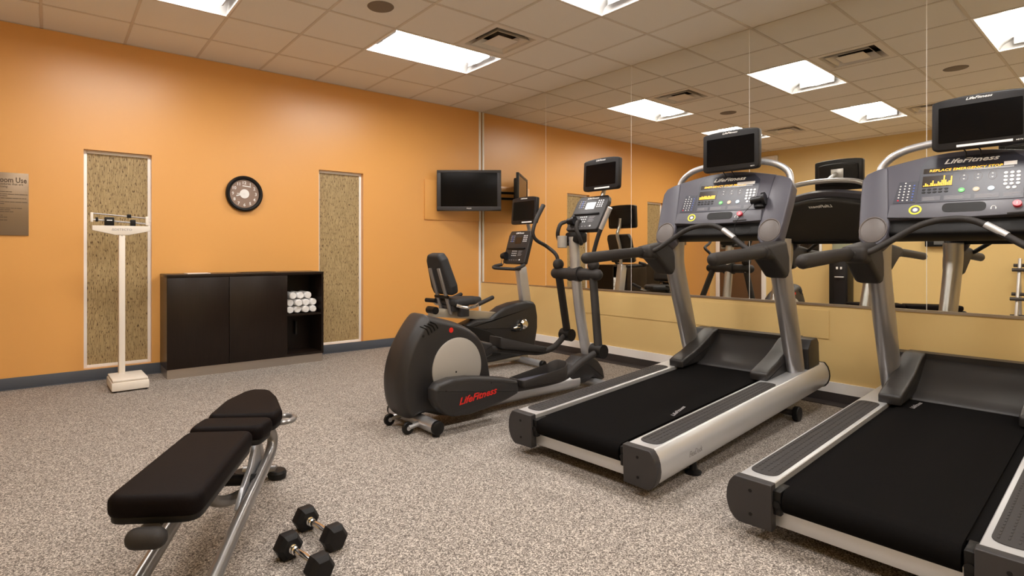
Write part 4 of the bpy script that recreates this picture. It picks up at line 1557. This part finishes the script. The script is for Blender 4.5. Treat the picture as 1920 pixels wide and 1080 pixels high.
# ------------------------------------------------------------------ weight bench
e = empty('weight_bench', 'weight bench with three black pads on a grey tube frame, lower left', 'weight bench', (-4.52, -4.22, 0), 59.3)
PADS = [('backrest_pad', [(0.005, 0.128), (0.003, 0.0), (0.0, -0.138), (0.597, -0.132), (0.602, 0.122)], 0.395, 0.462, [0.05, 0.0, 0.05, 0.04, 0.04]),
        ('seat_pad', [(0.62, 0.13), (0.615, -0.15), (0.76, -0.175), (0.775, 0.12)], 0.40, 0.465, [0.04, 0.04, 0.04, 0.04]),
        ('leg_pad', [(0.79, 0.118), (0.79, -0.165), (0.88, -0.178), (1.12, -0.10), (1.245, -0.04), (1.26, 0.05), (1.20, 0.085), (1.05, 0.12)], 0.40, 0.465, [0.05, 0.04, 0.05, 0.12, 0.06, 0.05, 0.12, 0.2])]
for nm, pl, z0, z1, rr in PADS:
    f = MB()
    f.puff([tuple(p) for p in fillet(pl, rr, 4)], z0, z1, 0.024, 'xy', 5)
    pd = f.build(nm, 'vinyl', e, angle=60)
    f = MB()
    cxp = sum(p[0] for p in pl) / len(pl)
    cyp = sum(p[1] for p in pl) / len(pl)
    f.puff([(cxp + (p[0] - cxp) * 0.97, cyp + (p[1] - cyp) * 0.95) for p in fillet(pl, rr, 4)], z0 - 0.012, z0 + 0.01, 0.004, 'xy', 2)
    f.build('pad_base', 'black', pd)
f = MB()
f.tube([(-0.03, -0.035, 0.363), (-0.03, 0.018, 0.363)], 0.029, 16, dome=True)
f.build('roller_handle', 'rubber', e)
f = MB()
f.tube([(0.02, 0.0, 0.368), (0.62, 0.0, 0.365)], 0.022, 10, ell=(0.8, 1.4))
f.build('backrest_spine', 'bench_grey', e)
for s in (-1, 1):
    f = MB()
    y = s * 0.115
    pth = catmull([(-0.42, y, 0.04), (-0.25, y, 0.058), (0.05, y, 0.098), (0.20, y, 0.122), (0.45, y, 0.170), (0.72, y, 0.215), (0.86, y, 0.237), (0.94, y, 0.262), (0.965, y * 1.0, 0.31), (0.92, y * 0.9, 0.365), (0.86, y * 0.7, 0.395)], 5)
    f.tube(pth, 0.027, 16, ell=(1.1, 0.85))
    f.build('frame_tube', 'bench_grey', e)
    # gusset plates
    f = MB()
    f.puff([tuple(p) for p in fillet([(0.50, 0.165), (0.60, 0.235), (0.70, 0.275), (0.79, 0.36), (0.82, 0.395), (0.86, 0.39), (0.83, 0.31), (0.87, 0.235), (0.70, 0.205)], 0.02, 3)], s * 0.075, s * 0.092, 0.003)
    f.build('gusset_plate', 'silver', e)
f = MB()
f.tube([(-0.42, -0.22, 0.035), (-0.42, 0.22, 0.035)], 0.035, 14)
f.build('rear_foot_bar', 'bench_grey', e)
f = MB()
f.tube([(0.70, -0.11, 0.225), (0.70, 0.11, 0.225)], 0.022, 12)
f.build('cross_tube', 'black', e)
f = MB()
f.tube(catmull([(0.50, 0.0, 0.30), (0.52, 0.0, 0.23), (0.60, -0.02, 0.185), (0.66, -0.06, 0.18), (0.70, -0.10, 0.20)], 5), 0.022, 12)
f.build('angle_brace', 'bench_grey', e)
f = MB()
f.tube(catmull([(0.93, 0.0, 0.375), (1.02, 0.0, 0.33), (1.10, 0.0, 0.25), (1.20, 0.0, 0.13), (1.28, 0.01, 0.05)], 5), 0.03, 14)
f.build('front_leg', 'bench_grey', e)
f = MB()
f.tube([(1.28, -0.06, 0.042), (1.28, 0.10, 0.042)], 0.026, 12)
ft = f.build('front_foot_bar', 'bench_grey', e)
for y in (-0.065, 0.105):
    f = MB()
    f.lathe([(0.035, 0.0), (0.045, 0.006), (0.047, 0.03), (0.04, 0.042), (0.0, 0.046)], 20, 'z', (1.28, y, 0))
    f.build('rubber_foot', 'black', ft)
f = MB()
f.tube([(1.02 + 0.055 * math.cos(a * math.pi / 12), -0.155 + 0.045 * math.sin(a * math.pi / 12), 0.375) for a in range(24)], 0.012, 10, closed=True)
f.tube([(0.965, -0.12, 0.375), (0.93, -0.04, 0.378)], 0.012, 8)
f.build('ring_handle', 'bench_grey', e)
f = MB()
f.bb(0.78, 1.0, -0.04, 0.04, 0.34, 0.392, 0.006)
f.build('seat_bracket', 'silver', e)

# ------------------------------------------------------------------ dumbbells
d0 = None
for i, (A_, B2) in enumerate((((-3.889, -3.752), (-3.858, -3.968)), ((-4.018, -3.940), (-3.988, -4.118)))):
    A_, B2 = Vector(A_), Vector(B2)
    mid = (A_ + B2) / 2
    yw_ = math.degrees(math.atan2(B2.y - A_.y, B2.x - A_.x))
    L = (B2 - A_).length
    if d0 is None:
        e = d0 = empty('dumbbell', '', 'dumbbell', (mid.x, mid.y, 0), yw_, group='hex dumbbells on the floor')
        R = 0.0535
        zc = R * math.cos(math.pi / 6)
        for s in (-1, 1):
            f = MB()
            rings = []
            for x, r in ((-0.034, R * 0.70), (-0.030, R * 0.80), (-0.018, R * 0.985), (-0.015, R), (0.015, R), (0.018, R * 0.985), (0.030, R * 0.80), (0.034, R * 0.70)):
                rings.append([Vector((s * 0.108 + x, r * math.cos(math.pi / 3 * k), zc + r * math.sin(math.pi / 3 * k))) for k in range(6)])
            f.rings(rings)
            f.build('hex_head', 'hex', e, angle=20)
        f = MB()
        pr = [(0.017, -0.078), (0.017, -0.070), (0.0125, -0.068), (0.0125, -0.062), (0.016, -0.060), (0.016, -0.055), (0.012, -0.052), (0.0145, -0.02), (0.015, 0.0), (0.0145, 0.02), (0.012, 0.052), (0.016, 0.055), (0.016, 0.060), (0.0125, 0.062), (0.0125, 0.068), (0.017, 0.070), (0.017, 0.078)]
        f.lathe(pr, 20, 'x', (0, 0, zc))
        f.build('handle', 'chrome', e)
    else:
        e = copy_tree(d0)
        e.location = (mid.x, mid.y, 0)
        a = math.radians(yw_)
        e.rotation_euler = (0, 0, a)
    e['label'] = ['black hex dumbbell with chrome handle, the one further from the camera', 'black hex dumbbell with chrome handle, the nearer one cut by the bottom edge'][i]

# ------------------------------------------------------------------ things by the yellow wall, seen in the mirrors
# door with white frame
f = MB()
f.bb(XL, XL + 0.03, -1.12, -1.04, 0, 2.16, 0.003)
f.bb(XL, XL + 0.03, -0.22, -0.14, 0, 2.16, 0.003)
f.bb(XL, XL + 0.03, -1.12, -0.14, 2.16, 2.24, 0.003)
fr_ = f.build('door_1', 'white')
struct(fr_)
f = MB()
f.bb(XL + 0.002, XL + 0.018, -1.04, -0.22, 0.01, 2.16, 0.002)
dl = f.build('door_leaf', 'doorwood', fr_)
f = MB()
f.tube([(XL + 0.05, -0.30, 1.0), (XL + 0.05, -0.40, 1.0)], 0.01, 10)
f.tube([(XL + 0.015, -0.30, 1.0), (XL + 0.05, -0.30, 1.0)], 0.01, 10)
f.build('door_handle', 'chrome', dl)
e = empty('notice_board', 'black framed notice board with white edge on the yellow wall, seen in the mirror', 'notice board', (XL, -1.76, 0.98))
MB().bb(0, 0.02, -0.31, 0.31, 0.0, 0.48, 0.002).build('frame', 'white', e)
MB().bb(0.012, 0.024, -0.27, 0.27, 0.02, 0.455, 0.001).build('board', 'dark_glass', e)
e = empty('water_cooler', 'black water cooler with a clear bottle against the yellow wall, seen in the mirror', 'water cooler', (XL + 0.21, -2.43, 0), 0)
MB().bb(-0.15, 0.15, -0.14, 0.14, 0.01, 1.12, 0.02).build('cabinet', 'black', e)
MB().bb(0.145, 0.155, -0.11, 0.06, 0.10, 1.05, 0.004).build('front_panel', 'bezel', e)
f = MB()
f.bb(0.15, 0.20, -0.09, 0.04, 0.72, 0.74, 0.004)
f.build('drip_tray', 'silver_light', e)
for y in (-0.05, 0.01):
    MB().bb(0.15, 0.185, y - 0.012, y + 0.012, 0.86, 0.90, 0.004).build('tap', 'white_print', e)
f = MB()
f.lathe([(0.03, 1.10), (0.06, 1.14), (0.125, 1.18), (0.132, 1.22), (0.128, 1.26), (0.132, 1.30), (0.132, 1.38), (0.12, 1.42), (0.06, 1.44), (0, 1.442)], 28)
f.build('water_bottle', 'bottle', e)
e = empty('wall_stereo', 'small black stereo unit fixed to the yellow wall, seen in the mirror', 'stereo', (XL, -3.70, 1.235))
MB().bb(0, 0.09, -0.17, 0.17, 0.0, 0.135, 0.006).build('casing', 'black', e)
MB().bb(0.088, 0.092, -0.06, 0.06, 0.03, 0.10, 0.001).build('display', 'lcdgrey', e)
e = empty('emergency_light', 'white emergency light fitting high on the yellow wall, seen in the mirror', 'emergency light', (XL, -1.18, 2.86))
MB().bb(0, 0.07, -0.16, 0.16, 0.0, 0.11, 0.015).build('housing', 'white', e)
for s in (-1, 1):
    f = MB()
    f.lathe([(0.0, 0.10), (0.04, 0.10), (0.045, 0.09), (0.03, 0.04)], 16, 'x', (0, s * 0.10, 0.045))
    f.build('lamp_head', 'white', e)
# dumbbell rack
e = empty('dumbbell_rack', 'silver dumbbell rack with black tube shelves by the yellow wall, mirrored at the right edge', 'weight rack', (XL + 0.33, -5.15, 0))
for s in (-1, 1):
    f = MB()
    y = s * 0.55
    f.tube([(0.24, y, 0.03), (-0.22, y, 1.05)], 0.03, 10, ell=(1.2, 0.7))
    f.tube([(0.30, y, 0.03), (-0.28, y, 0.03)], 0.028, 10)
    f.tube([(-0.24, y, 0.04), (-0.12, y, 0.82)], 0.022, 10)
    f.build('side_frame', 'silver', e)
for z, x in ((0.90, -0.10), (0.50, 0.08), (0.2, 0.2)):
    f = MB()
    f.tube([(x, -0.62, z), (x, 0.62, z)], 0.024, 12)
    f.tube([(x - 0.14, -0.62, z + 0.06), (x - 0.14, 0.62, z + 0.06)], 0.024, 12)
    f.build('shelf_tube', 'darkbase', e)
bpy.context.view_layer.update()
